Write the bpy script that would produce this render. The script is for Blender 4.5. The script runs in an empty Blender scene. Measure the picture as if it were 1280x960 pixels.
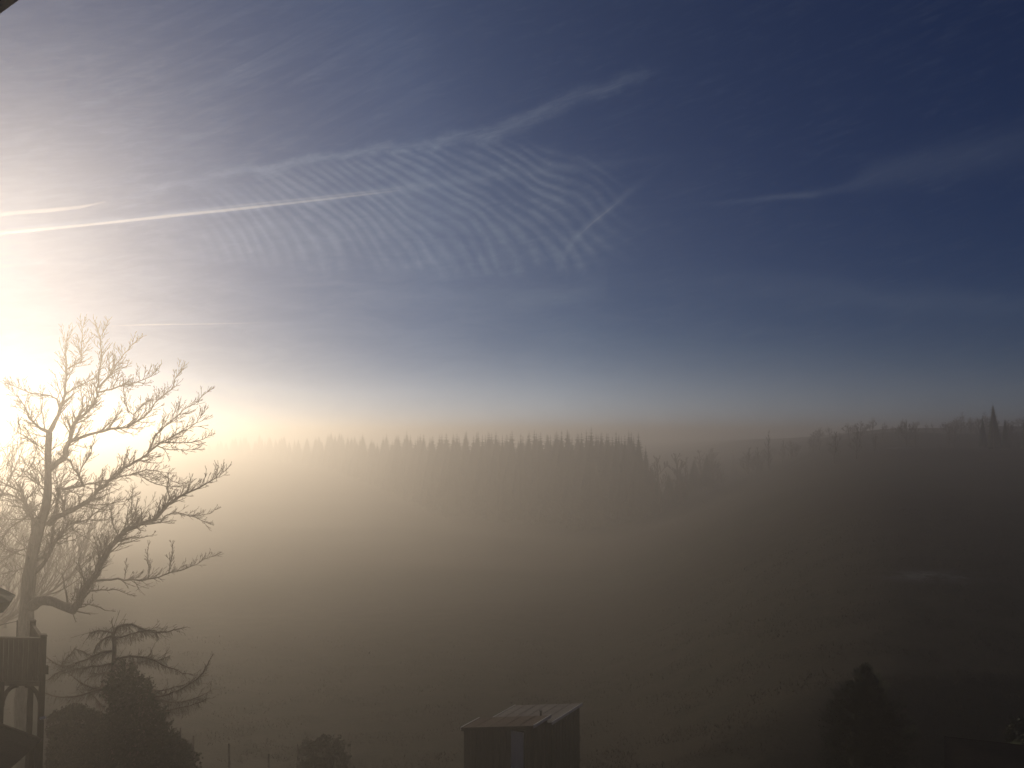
import bpy, math, random
from mathutils import Vector, Matrix, noise

R = math.radians
SC = bpy.context.scene
COL = SC.collection

# ------------------------------------------------------------------ camera
CAM_Z = 16.0
PITCH = math.atan(65 / 1065.0)
FPX = 1065.0                       # focal length in photo pixels (1280 wide)
cam_data = bpy.data.cameras.new('camera')
cam_data.sensor_width = 36.0
cam_data.lens = 36.0 * FPX / 1280.0
cam_data.clip_start = 0.05
cam_data.clip_end = 120000.0
cam = bpy.data.objects.new('camera', cam_data)
COL.objects.link(cam)
cam.location = (0, 0, CAM_Z)
cam.rotation_euler = (math.pi / 2 + PITCH, 0, 0)
SC.camera = cam


def ray(px, py):
    a = (px - 640) / FPX
    b = (480 - py) / FPX
    c, s = math.cos(PITCH), math.sin(PITCH)
    return Vector((a, c - b * s, s + b * c))


def P(px, py, D):
    """world point seen at photo pixel (px,py) at world distance Y = D"""
    d = ray(px, py)
    t = D / d.y
    return Vector((d.x * t, D, CAM_Z + d.z * t))


def azel(px, py):
    d = ray(px, py).normalized()
    return math.degrees(math.atan2(d.x, d.y)), math.degrees(math.asin(d.z))


# ------------------------------------------------------------------ sun, sky, exposure
SUN_PX = (-26, 290)
SUN_AZ, SUN_EL = azel(*SUN_PX)
SUN_DIR = ray(*SUN_PX).normalized()
SUN_STRENGTH = 5.0
SKY_STRENGTH = 0.05
HAZE_DENSITY = 1 / 205.0
HAZE_G = 0.78
EXPOSURE = -1.2

SC.view_settings.view_transform = 'Standard'
SC.view_settings.look = 'None'
SC.view_settings.gamma = 1.0
SC.view_settings.exposure = EXPOSURE
SC.cycles.volume_bounces = 1
SC.cycles.max_bounces = 6
SC.cycles.diffuse_bounces = 2
SC.cycles.glossy_bounces = 2
SC.cycles.transparent_max_bounces = 16
SC.cycles.use_denoising = True
SC.cycles.use_adaptive_sampling = True
SC.cycles.adaptive_threshold = 0.015

sun_data = bpy.data.lights.new('sun', 'SUN')
sun_data.energy = SUN_STRENGTH
sun_data.angle = R(0.5)
sun_data.color = (1.0, 0.80, 0.57)
sun = bpy.data.objects.new('sun', sun_data)
COL.objects.link(sun)
sun.location = (0, 0, 60)
sun.rotation_euler = SUN_DIR.to_track_quat('Z', 'Y').to_euler()

world = bpy.data.worlds.new('World')
SC.world = world
world.use_nodes = True
WT = world.node_tree
WT.nodes.clear()


class N:
    """tiny node maths helper"""
    def __init__(self, tree):
        self.t = tree

    def new(self, typ, **kw):
        n = self.t.nodes.new(typ)
        for k, v in kw.items():
            setattr(n, k, v)
        return n

    def put(self, sock, v):
        if isinstance(v, (int, float)):
            sock.default_value = v
        elif isinstance(v, (tuple, list)):
            sock.default_value = v
        else:
            self.t.links.new(v, sock)

    def m(self, op, a, b=None, c=None, clamp=False):
        n = self.new('ShaderNodeMath', operation=op, use_clamp=clamp)
        self.put(n.inputs[0], a)
        if b is not None:
            self.put(n.inputs[1], b)
        if c is not None:
            self.put(n.inputs[2], c)
        return n.outputs[0]

    def add(self, *a):
        r = a[0]
        for x in a[1:]:
            r = self.m('ADD', r, x)
        return r

    def mul(self, *a):
        r = a[0]
        for x in a[1:]:
            r = self.m('MULTIPLY', r, x)
        return r

    def sub(self, a, b):
        return self.m('SUBTRACT', a, b)

    def div(self, a, b):
        return self.m('DIVIDE', a, b)

    def ramp(self, v, a, b, c=0.0, d=1.0, smooth=True):
        n = self.new('ShaderNodeMapRange')
        n.interpolation_type = 'SMOOTHSTEP' if smooth else 'LINEAR'
        self.put(n.inputs['Value'], v)
        n.inputs['From Min'].default_value = a
        n.inputs['From Max'].default_value = b
        n.inputs['To Min'].default_value = c
        n.inputs['To Max'].default_value = d
        return n.outputs[0]

    def vec(self, x, y, z=0.0):
        n = self.new('ShaderNodeCombineXYZ')
        for i, v in enumerate((x, y, z)):
            self.put(n.inputs[i], v)
        return n.outputs[0]

    def noise(self, vec, scale, detail=4, rough=0.55, dist=0.0):
        n = self.new('ShaderNodeTexNoise')
        self.put(n.inputs['Vector'], vec)
        n.inputs['Scale'].default_value = scale
        n.inputs['Detail'].default_value = detail
        n.inputs['Roughness'].default_value = rough
        n.inputs['Distortion'].default_value = dist
        return n.outputs['Fac']

    def curve(self, v, pts):
        """piecewise smooth function y(v) through pts"""
        xs = [p[0] for p in pts]
        ys = [p[1] for p in pts]
        x0, x1, y0, y1 = min(xs), max(xs), min(ys), max(ys)
        if y1 - y0 < 1e-6:
            y1 = y0 + 1e-6
        t = self.ramp(v, x0, x1, smooth=False)
        n = self.new('ShaderNodeFloatCurve')
        c = n.mapping.curves[0]
        q = sorted(((x - x0) / (x1 - x0), (y - y0) / (y1 - y0)) for x, y in pts)
        c.points[0].location = q[0]
        c.points[1].location = q[-1]
        for a in q[1:-1]:
            c.points.new(*a)
        n.mapping.update()
        self.put(n.inputs['Value'], t)
        return self.add(self.mul(n.outputs[0], y1 - y0), y0)


def build_world():
    w = N(WT)
    out = w.new('ShaderNodeOutputWorld')
    bg = w.new('ShaderNodeBackground')
    WT.links.new(bg.outputs[0], out.inputs['Surface'])
    bg.inputs['Strength'].default_value = SKY_STRENGTH
    sky = w.new('ShaderNodeTexSky')
    sky.sky_type = 'NISHITA'
    sky.sun_disc = False
    sky.sun_elevation = R(SUN_EL)
    sky.sun_rotation = R(SUN_AZ)
    sky.altitude = 600
    sky.air_density = 1.0
    sky.dust_density = 0.3
    sky.ozone_density = 5.0
    tc = w.new('ShaderNodeTexCoord')
    sp = w.new('ShaderNodeSeparateXYZ')
    WT.links.new(tc.outputs['Generated'], sp.inputs[0])
    x, y, z = sp.outputs
    az = w.mul(w.m('ARCTAN2', x, y), 180 / math.pi)
    el = w.mul(w.m('ARCSINE', z), 180 / math.pi)
    # the wispy warp shared by all clouds
    base = w.vec(az, el)
    n1 = w.noise(base, 0.35, 5, 0.6)
    n2 = w.noise(w.vec(w.mul(az, 0.35), w.mul(el, 1.6)), 0.55, 6, 0.62, 0.6)
    fine = w.noise(w.vec(w.add(w.mul(az, 0.35), w.mul(el, 0.15)), w.sub(w.mul(el, 2.2), w.mul(az, 0.55))), 1.1, 6, 0.65, 0.4)
    wob = w.sub(n1, 0.5)

    def band(pts, width, inten, wobble=1.0):
        q = [azel(*p) for p in pts]
        vc = w.curve(az, q)
        d = w.div(w.add(w.sub(el, vc), w.mul(wob, wobble)), w.curve(az, width) if isinstance(width, list) else width)
        g = w.m('EXPONENT', w.mul(w.mul(d, d), -1.0))
        i = w.curve(az, inten)
        return w.mul(g, i)

    def A(px):
        return azel(px, 300)[0]

    # old, spread contrail across the middle
    c1 = band([(150, 250), (240, 228), (350, 207), (450, 189), (600, 168), (700, 132), (815, 90), (900, 60)],
              [(A(150), 0.5), (A(450), 0.28), (A(600), 0.42), (A(700), 0.5), (A(815), 0.25)],
              [(A(120), 0), (A(240), 0.22), (A(400), 0.36), (A(600), 0.36), (A(700), 0.27), (A(800), 0.17), (A(850), 0), (A(900), 0)], 1.6)
    c1 = w.mul(c1, w.ramp(fine, 0.3, 0.7, 0.55, 1.25))
    # right hand faint contrails
    c2 = band([(820, 262), (940, 249), (1030, 241), (1100, 217), (1280, 180), (1400, 150)],
              [(A(820), 0.3), (A(1030), 0.22), (A(1100), 0.8), (A(1280), 1.2)],
              [(A(820), 0), (A(940), 0.10), (A(1010), 0.22), (A(1035), 0.10), (A(1100), 0.13), (A(1280), 0.10), (A(1400), 0)], 0.5)
    # diffuse continuation of the fresh contrail
    c3 = band([(-100, 300), (240, 266), (400, 250), (600, 223), (740, 206), (900, 190)],
              [(A(-100), 0.12), (A(240), 0.2), (A(500), 0.3), (A(740), 0.35)],
              [(A(-100), 0.2), (A(300), 0.3), (A(450), 0.28), (A(600), 0.14), (A(760), 0.05), (A(900), 0)], 0.35)
    c4 = band([(700, 330), (722, 295), (760, 262), (800, 230), (840, 200)],
              [(A(700), 0.7), (A(722), 0.35), (A(840), 0.3)],
              [(A(700), 0), (A(722), 0.22), (A(770), 0.2), (A(800), 0.07), (A(840), 0)], 0.3)
    # low thin bands near the horizon
    c5 = band([(120, 462), (260, 480), (420, 492), (560, 488), (700, 480)],
              0.55, [(A(120), 0), (A(240), 0.35), (A(400), 0.30), (A(560), 0.1), (A(700), 0)], 1.0)
    c6 = band([(380, 350), (560, 372), (640, 372), (760, 352)], 0.8,
              [(A(380), 0), (A(520), 0.10), (A(640), 0.16), (A(760), 0)], 1.6)
    c7 = band([(820, 350), (960, 357), (1150, 378), (1300, 384)], 0.9,
              [(A(820), 0), (A(960), 0.08), (A(1150), 0.12), (A(1300), 0.03)], 1.4)

    # ripple clouds: stripes x = F(y) + k*spacing, in degrees
    a0, e0 = azel(300, 200)
    dy = w.mul(w.sub(e0, el), 18.6)                   # px below y=200
    xx = w.add(w.mul(w.sub(az, a0), 18.6), 300.0)     # px across
    Fy = w.sub(w.mul(dy, 2.05), w.mul(w.mul(dy, dy), 0.0072))
    q_ = w.sub(xx, Fy)
    ph = w.add(w.sub(w.mul(q_, 0.072), w.mul(w.mul(q_, q_), 0.000028)), w.mul(w.sub(w.noise(base, 0.16, 1, 0.4), 0.5), 2.5),
               w.mul(w.sub(w.noise(base, 0.3, 1.5, 0.4), 0.5), 0.8))
    s1 = w.add(w.mul(w.m('SINE', w.mul(ph, 2 * math.pi)), 0.5), 0.5)
    s1 = w.m('POWER', s1, 1.1)
    s2 = w.add(w.mul(w.m('SINE', w.mul(w.add(ph, w.mul(wob, 2.5)), 2 * math.pi * 2.1)), 0.5), 0.5)
    stripes = w.add(w.mul(s1, 0.85), w.mul(s2, 0.15))
    # the patch the ripples live in: below the old contrail, down to y~345
    top = w.curve(az, [azel(*p) for p in [(150, 250), (240, 228), (350, 207), (450, 189), (600, 172), (700, 180), (800, 230), (860, 300)]])
    below = w.ramp(w.sub(top, el), -0.2, 1.3)
    bottom = w.ramp(w.add(el, w.mul(wob, 3.0)), azel(640, 352)[1], azel(640, 318)[1])
    mx = w.mul(w.ramp(az, A(200), A(380)), w.ramp(az, A(820), A(690)))
    patch = w.mul(below, bottom, mx)
    rip = w.mul(patch, w.add(w.mul(stripes, 0.30), 0.06), w.ramp(n1, 0.3, 0.65, 0.4, 1.25), w.ramp(fine, 0.3, 0.7, 0.85, 1.1))
    # veil under and around the ripples
    dx = w.div(w.sub(az, A(450)), 17.0)
    dv = w.div(w.sub(el, azel(450, 300)[1]), 5.5)
    veil = w.m('EXPONENT', w.mul(w.add(w.mul(dx, dx), w.mul(dv, dv)), -1.0))
    veil = w.mul(veil, w.ramp(n2, 0.25, 0.75, 0.14, 0.36))
    dx2 = w.div(w.sub(az, A(40)), 15.0)
    dv2 = w.div(w.sub(el, azel(40, 250)[1]), 10.0)
    veil2 = w.m('EXPONENT', w.mul(w.add(w.mul(dx2, dx2), w.mul(dv2, dv2)), -1.0))
    veil2 = w.mul(veil2, w.ramp(fine, 0.3, 0.8, 0.06, 0.17))
    wisps = w.mul(w.ramp(fine, 0.42, 0.85, 0.0, 0.13), w.ramp(n1, 0.3, 0.7))
    low = w.mul(w.ramp(el, 13.0, 4.0), w.ramp(az, 38.0, -25.0), w.ramp(n2, 0.35, 0.7, 0.0, 0.20), w.ramp(el, 2.0, 6.0, 0.25, 1.0))
    fy = w.sub(w.mul(az, 0.55), el)
    fea = w.noise(w.vec(w.mul(fy, 1.5), w.mul(w.add(w.mul(el, 0.55), az), 0.12)), 0.8, 6, 0.6, 0.5)
    dx3 = w.div(w.sub(az, A(330)), 11.0)
    dv3 = w.div(w.sub(el, azel(330, 110)[1]), 6.0)
    fea = w.mul(w.m('EXPONENT', w.mul(w.add(w.mul(dx3, dx3), w.mul(dv3, dv3)), -1.0)), w.ramp(fea, 0.42, 0.75, 0.0, 0.16))
    cl = w.add(fea, c1, c2, c3, c4, c5, c6, c7, rip, veil, veil2, wisps, low)
    cl = w.mul(cl, w.ramp(el, -1.0, 2.0))
    cl = w.m('MINIMUM', cl, 0.85)

    # sunlight scattered forward by the ice crystals: Henyey-Greenstein lobe about the sun
    sd = w.new('ShaderNodeVectorMath', operation='DOT_PRODUCT')
    WT.links.new(tc.outputs['Generated'], sd.inputs[0])
    sd.inputs[1].default_value = SUN_DIR
    cosa = sd.outputs['Value']

    def hg(g):
        den = w.m('POWER', w.sub(1 + g * g, w.mul(cosa, 2 * g)), 1.5)
        return w.div(1 - g * g, den)
    lobe = w.add(w.mul(w.m('MINIMUM', hg(0.82), 22.0), CLOUD_LOBE), CLOUD_BASE)
    hz = w.mul(hg(0.90), AUREOLE)                     # thin high haze everywhere
    hz = w.mul(hz, w.ramp(el, -3.0, 1.0))

    def colmul(col, fac):
        n = w.new('ShaderNodeVectorMath', operation='SCALE')
        w.put(n.inputs[0], col)
        w.put(n.inputs['Scale'], fac)
        return n.outputs[0]

    def coladd(a, b):
        n = w.new('ShaderNodeVectorMath', operation='ADD')
        w.put(n.inputs[0], a)
        w.put(n.inputs[1], b)
        return n.outputs[0]
    cc = w.new('ShaderNodeCombineXYZ')
    for i, v in enumerate(CLOUD_COL):
        cc.inputs[i].default_value = v
    ac = w.new('ShaderNodeCombineXYZ')
    for i, v in enumerate((1.0, 0.90, 0.74)):
        ac.inputs[i].default_value = v
    tint = w.new('ShaderNodeVectorMath', operation='MULTIPLY')
    WT.links.new(sky.outputs[0], tint.inputs[0])
    tint.inputs[1].default_value = (0.28, 0.38, 0.71)
    skyc = colmul(tint.outputs[0], w.sub(1.0, w.mul(cl, 0.8)))
    tot = coladd(skyc, colmul(cc.outputs[0], w.mul(cl, lobe)))
    tot = coladd(tot, colmul(ac.outputs[0], hz))
    bc = w.new('ShaderNodeCombineXYZ')
    for i, v in enumerate((0.50, 0.78, 1.28)):
        bc.inputs[i].default_value = v
    tot = coladd(tot, colmul(bc.outputs[0], w.mul(w.m('MINIMUM', hg(0.75), 4.2), VEIL, w.ramp(el, -3.0, 1.0))))
    hc = w.new('ShaderNodeCombineXYZ')
    for i, v in enumerate((0.45, 0.86, 1.20)):
        hc.inputs[i].default_value = v
    # pale air low over the horizon
    e0 = w.m('EXPONENT', w.div(w.m('ABSOLUTE', el), -4.6))
    tot = coladd(tot, colmul(hc.outputs[0], w.mul(w.m('MINIMUM', hg(0.70), 2.3), HORIZON, e0)))
    # sunlit top of the fog bank far beyond the valley
    fc = w.new('ShaderNodeCombineXYZ')
    for i, v in enumerate((1.0, 0.93, 0.86)):
        fc.inputs[i].default_value = v
    e1 = w.m('EXPONENT', w.mul(w.m('POWER', w.div(w.m('ABSOLUTE', w.add(el, w.mul(wob, 2.2))), 3.6), 2.0), -1.0))
    tot = coladd(tot, colmul(fc.outputs[0], w.mul(w.m('MINIMUM', hg(0.70), 2.6), BANK, w.ramp(n1, 0.3, 0.7, 0.85, 1.15), e1)))
    WT.links.new(tot, bg.inputs['Color'])


CLOUD_LOBE = 0.33
CLOUD_BASE = 5.9
CLOUD_COL = (0.80, 0.92, 1.15)
AUREOLE = 0.06
VEIL = 0.70
HORIZON = 4.3
BANK = 5.2
build_world()

# ------------------------------------------------------------------ materials


def material(name, c1, c2, scale=6.0, rough=0.9, bump=0.4, bscale=None, stretch=(1, 1, 1), spec=0.2, detail=6, trans=None):
    m = bpy.data.materials.new(name)
    m.use_nodes = True
    t = m.node_tree
    n = N(t)
    bs = t.nodes['Principled BSDF']
    tc = n.new('ShaderNodeTexCoord')
    mp = n.new('ShaderNodeMapping')
    t.links.new(tc.outputs['Object'], mp.inputs[0])
    mp.inputs['Scale'].default_value = stretch
    f = n.noise(mp.outputs[0], scale, detail, 0.6)
    mix = n.new('ShaderNodeMix', data_type='RGBA')
    t.links.new(n.ramp(f, 0.3, 0.7), mix.inputs['Factor'])
    mix.inputs['A'].default_value = (*c1, 1)
    mix.inputs['B'].default_value = (*c2, 1)
    t.links.new(mix.outputs['Result'], bs.inputs['Base Color'])
    bs.inputs['Roughness'].default_value = rough
    bs.inputs['Specular IOR Level'].default_value = spec
    if bump:
        b = n.new('ShaderNodeBump')
        b.inputs['Strength'].default_value = bump
        b.inputs['Distance'].default_value = 0.03
        t.links.new(n.noise(mp.outputs[0], bscale or scale * 3, 5, 0.6), b.inputs['Height'])
        t.links.new(b.outputs[0], bs.inputs['Normal'])
    return m


M = {
    'bark': material('bark', (0.10, 0.085, 0.065), (0.17, 0.15, 0.12), 9, stretch=(1, 1, 0.25)),
    'twig': material('twig', (0.09, 0.07, 0.055), (0.13, 0.11, 0.085), 4, bump=0),
    'larch_bark': material('larch_bark', (0.09, 0.065, 0.05), (0.15, 0.12, 0.10), 10, stretch=(1, 1, 0.3)),
    'needles': material('needles', (0.016, 0.028, 0.015), (0.036, 0.054, 0.026), 3, bump=0),
    'leaves': material('leaves', (0.018, 0.028, 0.014), (0.042, 0.055, 0.026), 5, bump=0, rough=0.6),
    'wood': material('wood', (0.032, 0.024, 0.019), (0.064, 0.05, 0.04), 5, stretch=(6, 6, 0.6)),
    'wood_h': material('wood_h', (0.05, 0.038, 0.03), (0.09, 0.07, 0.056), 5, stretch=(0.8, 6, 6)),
    'post': material('post', (0.05, 0.042, 0.036), (0.09, 0.08, 0.07), 6, stretch=(5, 5, 0.5)),
    'felt': material('felt', (0.085, 0.065, 0.055), (0.125, 0.10, 0.088), 7, rough=1.0, spec=0.05),
    'felt_grey': material('felt_grey', (0.13, 0.13, 0.13), (0.18, 0.175, 0.17), 5, rough=0.9, spec=0.08),
    'metal': material('metal', (0.45, 0.45, 0.46), (0.60, 0.60, 0.60), 12, rough=0.38, spec=0.6, bump=0.1),
    'dark_metal': material('dark_metal', (0.05, 0.05, 0.05), (0.09, 0.085, 0.08), 12, rough=0.5, bump=0.1),
    'door': material('door', (0.48, 0.47, 0.46), (0.58, 0.57, 0.55), 5, stretch=(4, 4, 0.6)),
    'paint_white': material('paint_white', (0.62, 0.60, 0.56), (0.74, 0.72, 0.68), 8, rough=0.6, bump=0.1),
    'dark_wood': material('dark_wood', (0.022, 0.018, 0.015), (0.045, 0.036, 0.03), 5, stretch=(6, 6, 0.6)),
    'black_board': material('black_board', (0.010, 0.009, 0.009), (0.022, 0.019, 0.018), 5, rough=1.0, spec=0.03, bump=0.2),
    'cloth_green': material('cloth_green', (0.03, 0.075, 0.065), (0.05, 0.11, 0.09), 8, rough=0.9),
    'tile': material('tile', (0.10, 0.06, 0.05), (0.16, 0.10, 0.08), 6),
}

# ------------------------------------------------------------------ mesh helpers


class MB:
    def __init__(self):
        self.v = []
        self.f = []

    def tube(self, pts, rad, sides=5, cap=True):
        n = len(pts)
        base = len(self.v)
        prev = None
        for i in range(n):
            if i == 0:
                d = pts[1] - pts[0]
            elif i == n - 1:
                d = pts[-1] - pts[-2]
            else:
                d = pts[i + 1] - pts[i - 1]
            if d.length < 1e-9:
                d = Vector((0, 0, 1))
            d = d.normalized()
            if prev is None:
                a = Vector((0, 0, 1)) if abs(d.z) < 0.9 else Vector((1, 0, 0))
                u = d.cross(a).normalized()
            else:
                u = (prev - d * prev.dot(d))
                u = u.normalized() if u.length > 1e-6 else d.orthogonal().normalized()
            prev = u
            w = d.cross(u)
            r = rad[i] if not isinstance(rad, (int, float)) else rad
            for k in range(sides):
                a = 2 * math.pi * k / sides
                self.v.append(pts[i] + u * (r * math.cos(a)) + w * (r * math.sin(a)))
        for i in range(n - 1):
            for k in range(sides):
                k2 = (k + 1) % sides
                self.f.append((base + i * sides + k, base + i * sides + k2,
                               base + (i + 1) * sides + k2, base + (i + 1) * sides + k))
        if cap and sides > 2:
            self.f.append(tuple(base + k for k in range(sides))[::-1])
            self.f.append(tuple(base + (n - 1) * sides + k for k in range(sides)))

    def tri(self, a, b, c):
        i = len(self.v)
        self.v += [a, b, c]
        self.f.append((i, i + 1, i + 2))

    def quad(self, a, b, c, d):
        i = len(self.v)
        self.v += [a, b, c, d]
        self.f.append((i, i + 1, i + 2, i + 3))

    def hexa(self, p):
        """8 corners: 4 bottom (ccw), 4 top"""
        i = len(self.v)
        self.v += [Vector(q) for q in p]
        for f in ((3, 2, 1, 0), (4, 5, 6, 7), (0, 1, 5, 4), (1, 2, 6, 5), (2, 3, 7, 6), (3, 0, 4, 7)):
            self.f.append(tuple(i + k for k in f))

    def box(self, c, sx, sy, sz, rot=None):
        c = Vector(c)
        p = []
        for z in (-1, 1):
            for x, y in ((-1, -1), (1, -1), (1, 1), (-1, 1)):
                q = Vector((x * sx / 2, y * sy / 2, z * sz / 2))
                if rot is not None:
                    q = rot @ q
                p.append(c + q)
        self.hexa(p)

    def mesh(self, name, mat, smooth=False):
        me = bpy.data.meshes.new(name)
        me.from_pydata([tuple(q) for q in self.v], [], self.f)
        me.materials.append(M[mat] if isinstance(mat, str) else mat)
        if smooth:
            me.shade_smooth()
        me.update()
        return me

    def build(self, name, mat, parent=None, smooth=False, kind=None, loc=None, label=None):
        """mesh coordinates are world coordinates; parent is an Empty without rotation"""
        off = Vector(parent.location) if parent is not None else Vector((0, 0, 0))
        if parent is not None and parent.parent is not None:
            off = Vector(parent['_o'])
        if parent is not None and '_o' in parent:
            off = Vector(parent['_o'])
        if parent is None and loc is not None:
            off = Vector(loc)
        self.v = [Vector(q) - off for q in self.v]
        o = bpy.data.objects.new(name, self.mesh(name, mat, smooth))
        COL.objects.link(o)
        if parent is not None:
            o.parent = parent
        elif loc is not None:
            o.location = loc
        if kind:
            o['kind'] = kind
        if label:
            o['label'] = label
        OFF[o.name] = off
        return o


OFF = {}


def sub(mb, name, mat, parent, **kw):
    """a child of a part: parts sit at the thing's origin, so share its offset"""
    off = OFF[parent.name]
    mb.v = [Vector(q) - off for q in mb.v]
    o = bpy.data.objects.new(name, mb.mesh(name, mat, kw.get('smooth', False)))
    COL.objects.link(o)
    o.parent = parent
    OFF[o.name] = off
    return o


def tag(o, label, cat, group=None):
    o['label'] = label
    o['category'] = cat
    if group:
        o['group'] = group
    return o


def thing(name, loc, label, cat, group=None):
    o = bpy.data.objects.new(name, None)
    COL.objects.link(o)
    o.empty_display_size = 0.3
    o.location = loc
    return tag(o, label, cat, group)


def dup(root, loc, rotz=0, scale=1.0, label=None):
    r = root.copy()
    COL.objects.link(r)
    r.location = loc
    r.rotation_euler = (0, 0, rotz)
    r.scale = (scale, scale, scale) if isinstance(scale, (int, float)) else scale
    if label:
        r['label'] = label
    for ch in list(root.children):
        c = ch.copy()
        COL.objects.link(c)
        c.parent = r
        for g in list(ch.children):
            d = g.copy()
            COL.objects.link(d)
            d.parent = c
    return r


# ------------------------------------------------------------------ terrain
PROF = [(-60, 12), (-10, 9.5), (5, 8.6), (20, 5.6), (28, 3.7), (34, 2.0), (38, 0.95), (42, 0.1), (50, -0.7), (80, -2.2),
        (120, -4.2), (170, -6.5), (230, -8.0), (300, -6.5), (420, 0), (600, 4), (3000, 6)]


RIGHT = [(30, 3.2), (36, 4.6), (60, 7.6), (100, 11.0), (150, 14.2), (200, 16.7), (260, 18.4), (400, 18.6), (700, 14.0), (3000, 6)]


def interp(pts, x):
    if x <= pts[0][0]:
        return pts[0][1]
    for (a, b), (c, d) in zip(pts, pts[1:]):
        if x <= c:
            t = (x - a) / (c - a)
            return b + (d - b) * t
    return pts[-1][1]


def sstep(a, b, x):
    t = max(0.0, min(1.0, (x - a) / (b - a)))
    return t * t * (3 - 2 * t)


def H(x, y, rough=True):
    z = (interp(PROF, y - 3) + 2 * interp(PROF, y) + interp(PROF, y + 3)) / 4
    az = x / max(y, 20.0)
    if y > 30:
        # the hillside closing the valley on the right
        k = sstep(0.05, 0.46, az)
        z += (interp(RIGHT, y) - z) * k * sstep(30, 40, y)
        z += sstep(200, 400, y) * sstep(0.05, 0.3, az) * (1 - k) * 7.0
    if rough:
        z += 0.5 * noise.noise(Vector((x * 0.03, y * 0.03, 0))) * sstep(40, 100, y) * 2
        z += 0.09 * noise.noise(Vector((x * 0.45, y * 0.45, 3.1)))
        z += 0.05 * noise.noise(Vector((x * 1.3, y * 1.3, 7.7)))
    return z


def ground_material():
    m = bpy.data.materials.new('meadow')
    m.use_nodes = True
    t = m.node_tree
    n = N(t)
    bs = t.nodes['Principled BSDF']
    tc = n.new('ShaderNodeTexCoord')
    o = tc.outputs['Object']
    big = n.noise(o, 0.035, 5, 0.6)
    mid = n.noise(o, 0.5, 6, 0.65)
    fin = n.noise(o, 5.0, 6, 0.7)
    mix = n.new('ShaderNodeMix', data_type='RGBA')
    t.links.new(n.ramp(n.add(n.mul(mid, 0.6), n.mul(fin, 0.4)), 0.35, 0.65), mix.inputs['Factor'])
    mix.inputs['A'].default_value = (0.020, 0.022, 0.013, 1)
    mix.inputs['B'].default_value = (0.045, 0.040, 0.027, 1)
    mix2 = n.new('ShaderNodeMix', data_type='RGBA')
    t.links.new(n.ramp(big, 0.45, 0.65), mix2.inputs['Factor'])
    t.links.new(mix.outputs['Result'], mix2.inputs['A'])
    mix2.inputs['B'].default_value = (0.032, 0.027, 0.019, 1)
    # thin remains of snow lying in streaks on the far hillside
    mp = n.new('ShaderNodeMapping')
    t.links.new(o, mp.inputs[0])
    mp.inputs['Scale'].default_value = (0.022, 0.06, 0.06)
    sn = n.noise(mp.outputs[0], 1.0, 6, 0.7, 0.6)
    sep = n.new('ShaderNodeSeparateXYZ')
    t.links.new(o, sep.inputs[0])
    far = n.mul(n.ramp(sep.outputs[1], 80, 120), n.ramp(sep.outputs[0], 25, 60))
    px_ = n.div(n.sub(sep.outputs[0], 27.0), 2.2)
    py_ = n.div(n.sub(sep.outputs[1], 55.5), 1.1)
    patch = n.m('EXPONENT', n.mul(n.add(n.mul(px_, px_), n.mul(py_, py_)), -1.0))
    patch = n.mul(patch, n.ramp(n.noise(o, 0.8, 5, 0.7), 0.35, 0.6), 0.28)
    mix3 = n.new('ShaderNodeMix', data_type='RGBA')
    t.links.new(n.add(n.mul(n.ramp(sn, 0.62, 0.72), far, 0.2), patch), mix3.inputs['Factor'])
    t.links.new(mix2.outputs['Result'], mix3.inputs['A'])
    mix3.inputs['B'].default_value = (0.62, 0.65, 0.70, 1)
    t.links.new(mix3.outputs['Result'], bs.inputs['Base Color'])
    bs.inputs['Roughness'].default_value = 0.95
    bs.inputs['Specular IOR Level'].default_value = 0.1
    b = n.new('ShaderNodeBump')
    b.inputs['Strength'].default_value = 0.8
    b.inputs['Distance'].default_value = 0.12
    t.links.new(n.noise(o, 3.0, 7, 0.7), b.inputs['Height'])
    t.links.new(b.outputs[0], bs.inputs['Normal'])
    return m


M['meadow'] = ground_material()


def build_ground():
    ys = [-300, -150, -60, -30, -10, 0]
    y = 5.0
    while y < 1400:
        ys.append(y)
        y += 0.6 if 30 < y < 62 else (1.2 if y < 100 else (3.5 if y < 330 else 60))
    ts = [-1 + 2 * i / 160 for i in range(161)]
    v, f = [], []
    for y in ys:
        half = max(60.0, 0.9 * max(y, 0) + 45)
        for i, t in enumerate(ts):
            hx = half * t
            if i == 0:
                hx = -1300
            if i == len(ts) - 1:
                hx = 1300
            v.append((hx, y, H(hx, y)))
    w = len(ts)
    for j in range(len(ys) - 1):
        for i in range(w - 1):
            a = j * w + i
            f.append((a, a + 1, a + w + 1, a + w))
    me = bpy.data.meshes.new('ground')
    me.from_pydata(v, [], f)
    me.materials.append(M['meadow'])
    me.shade_smooth()
    o = bpy.data.objects.new('ground', me)
    COL.objects.link(o)
    o['kind'] = 'structure'


build_ground()

# ------------------------------------------------------------------ generic bare branches


def perp(d, rnd):
    while True:
        a = Vector((rnd.uniform(-1, 1), rnd.uniform(-1, 1), rnd.uniform(-1, 1)))
        p = a - d * a.dot(d)
        if p.length > 0.2:
            return p.normalized()


def resample(pts, rad, step):
    """denser, slightly crooked copy of a hand laid limb"""
    out, rr = [pts[0]], [rad[0]]
    for i in range(len(pts) - 1):
        a, b = pts[i], pts[i + 1]
        p0 = pts[i - 1] if i else a + (a - b)
        p3 = pts[i + 2] if i + 2 < len(pts) else b + (b - a)
        n = max(1, int((b - a).length / step))
        for k in range(1, n + 1):
            t = k / n
            q = 0.5 * ((2 * a) + (b - p0) * t + (2 * p0 - 5 * a + 4 * b - p3) * t * t + (3 * a - p0 - 3 * b + p3) * t ** 3)
            out.append(q)
            rr.append(rad[i] + (rad[i + 1] - rad[i]) * t)
    return out, rr


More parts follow.
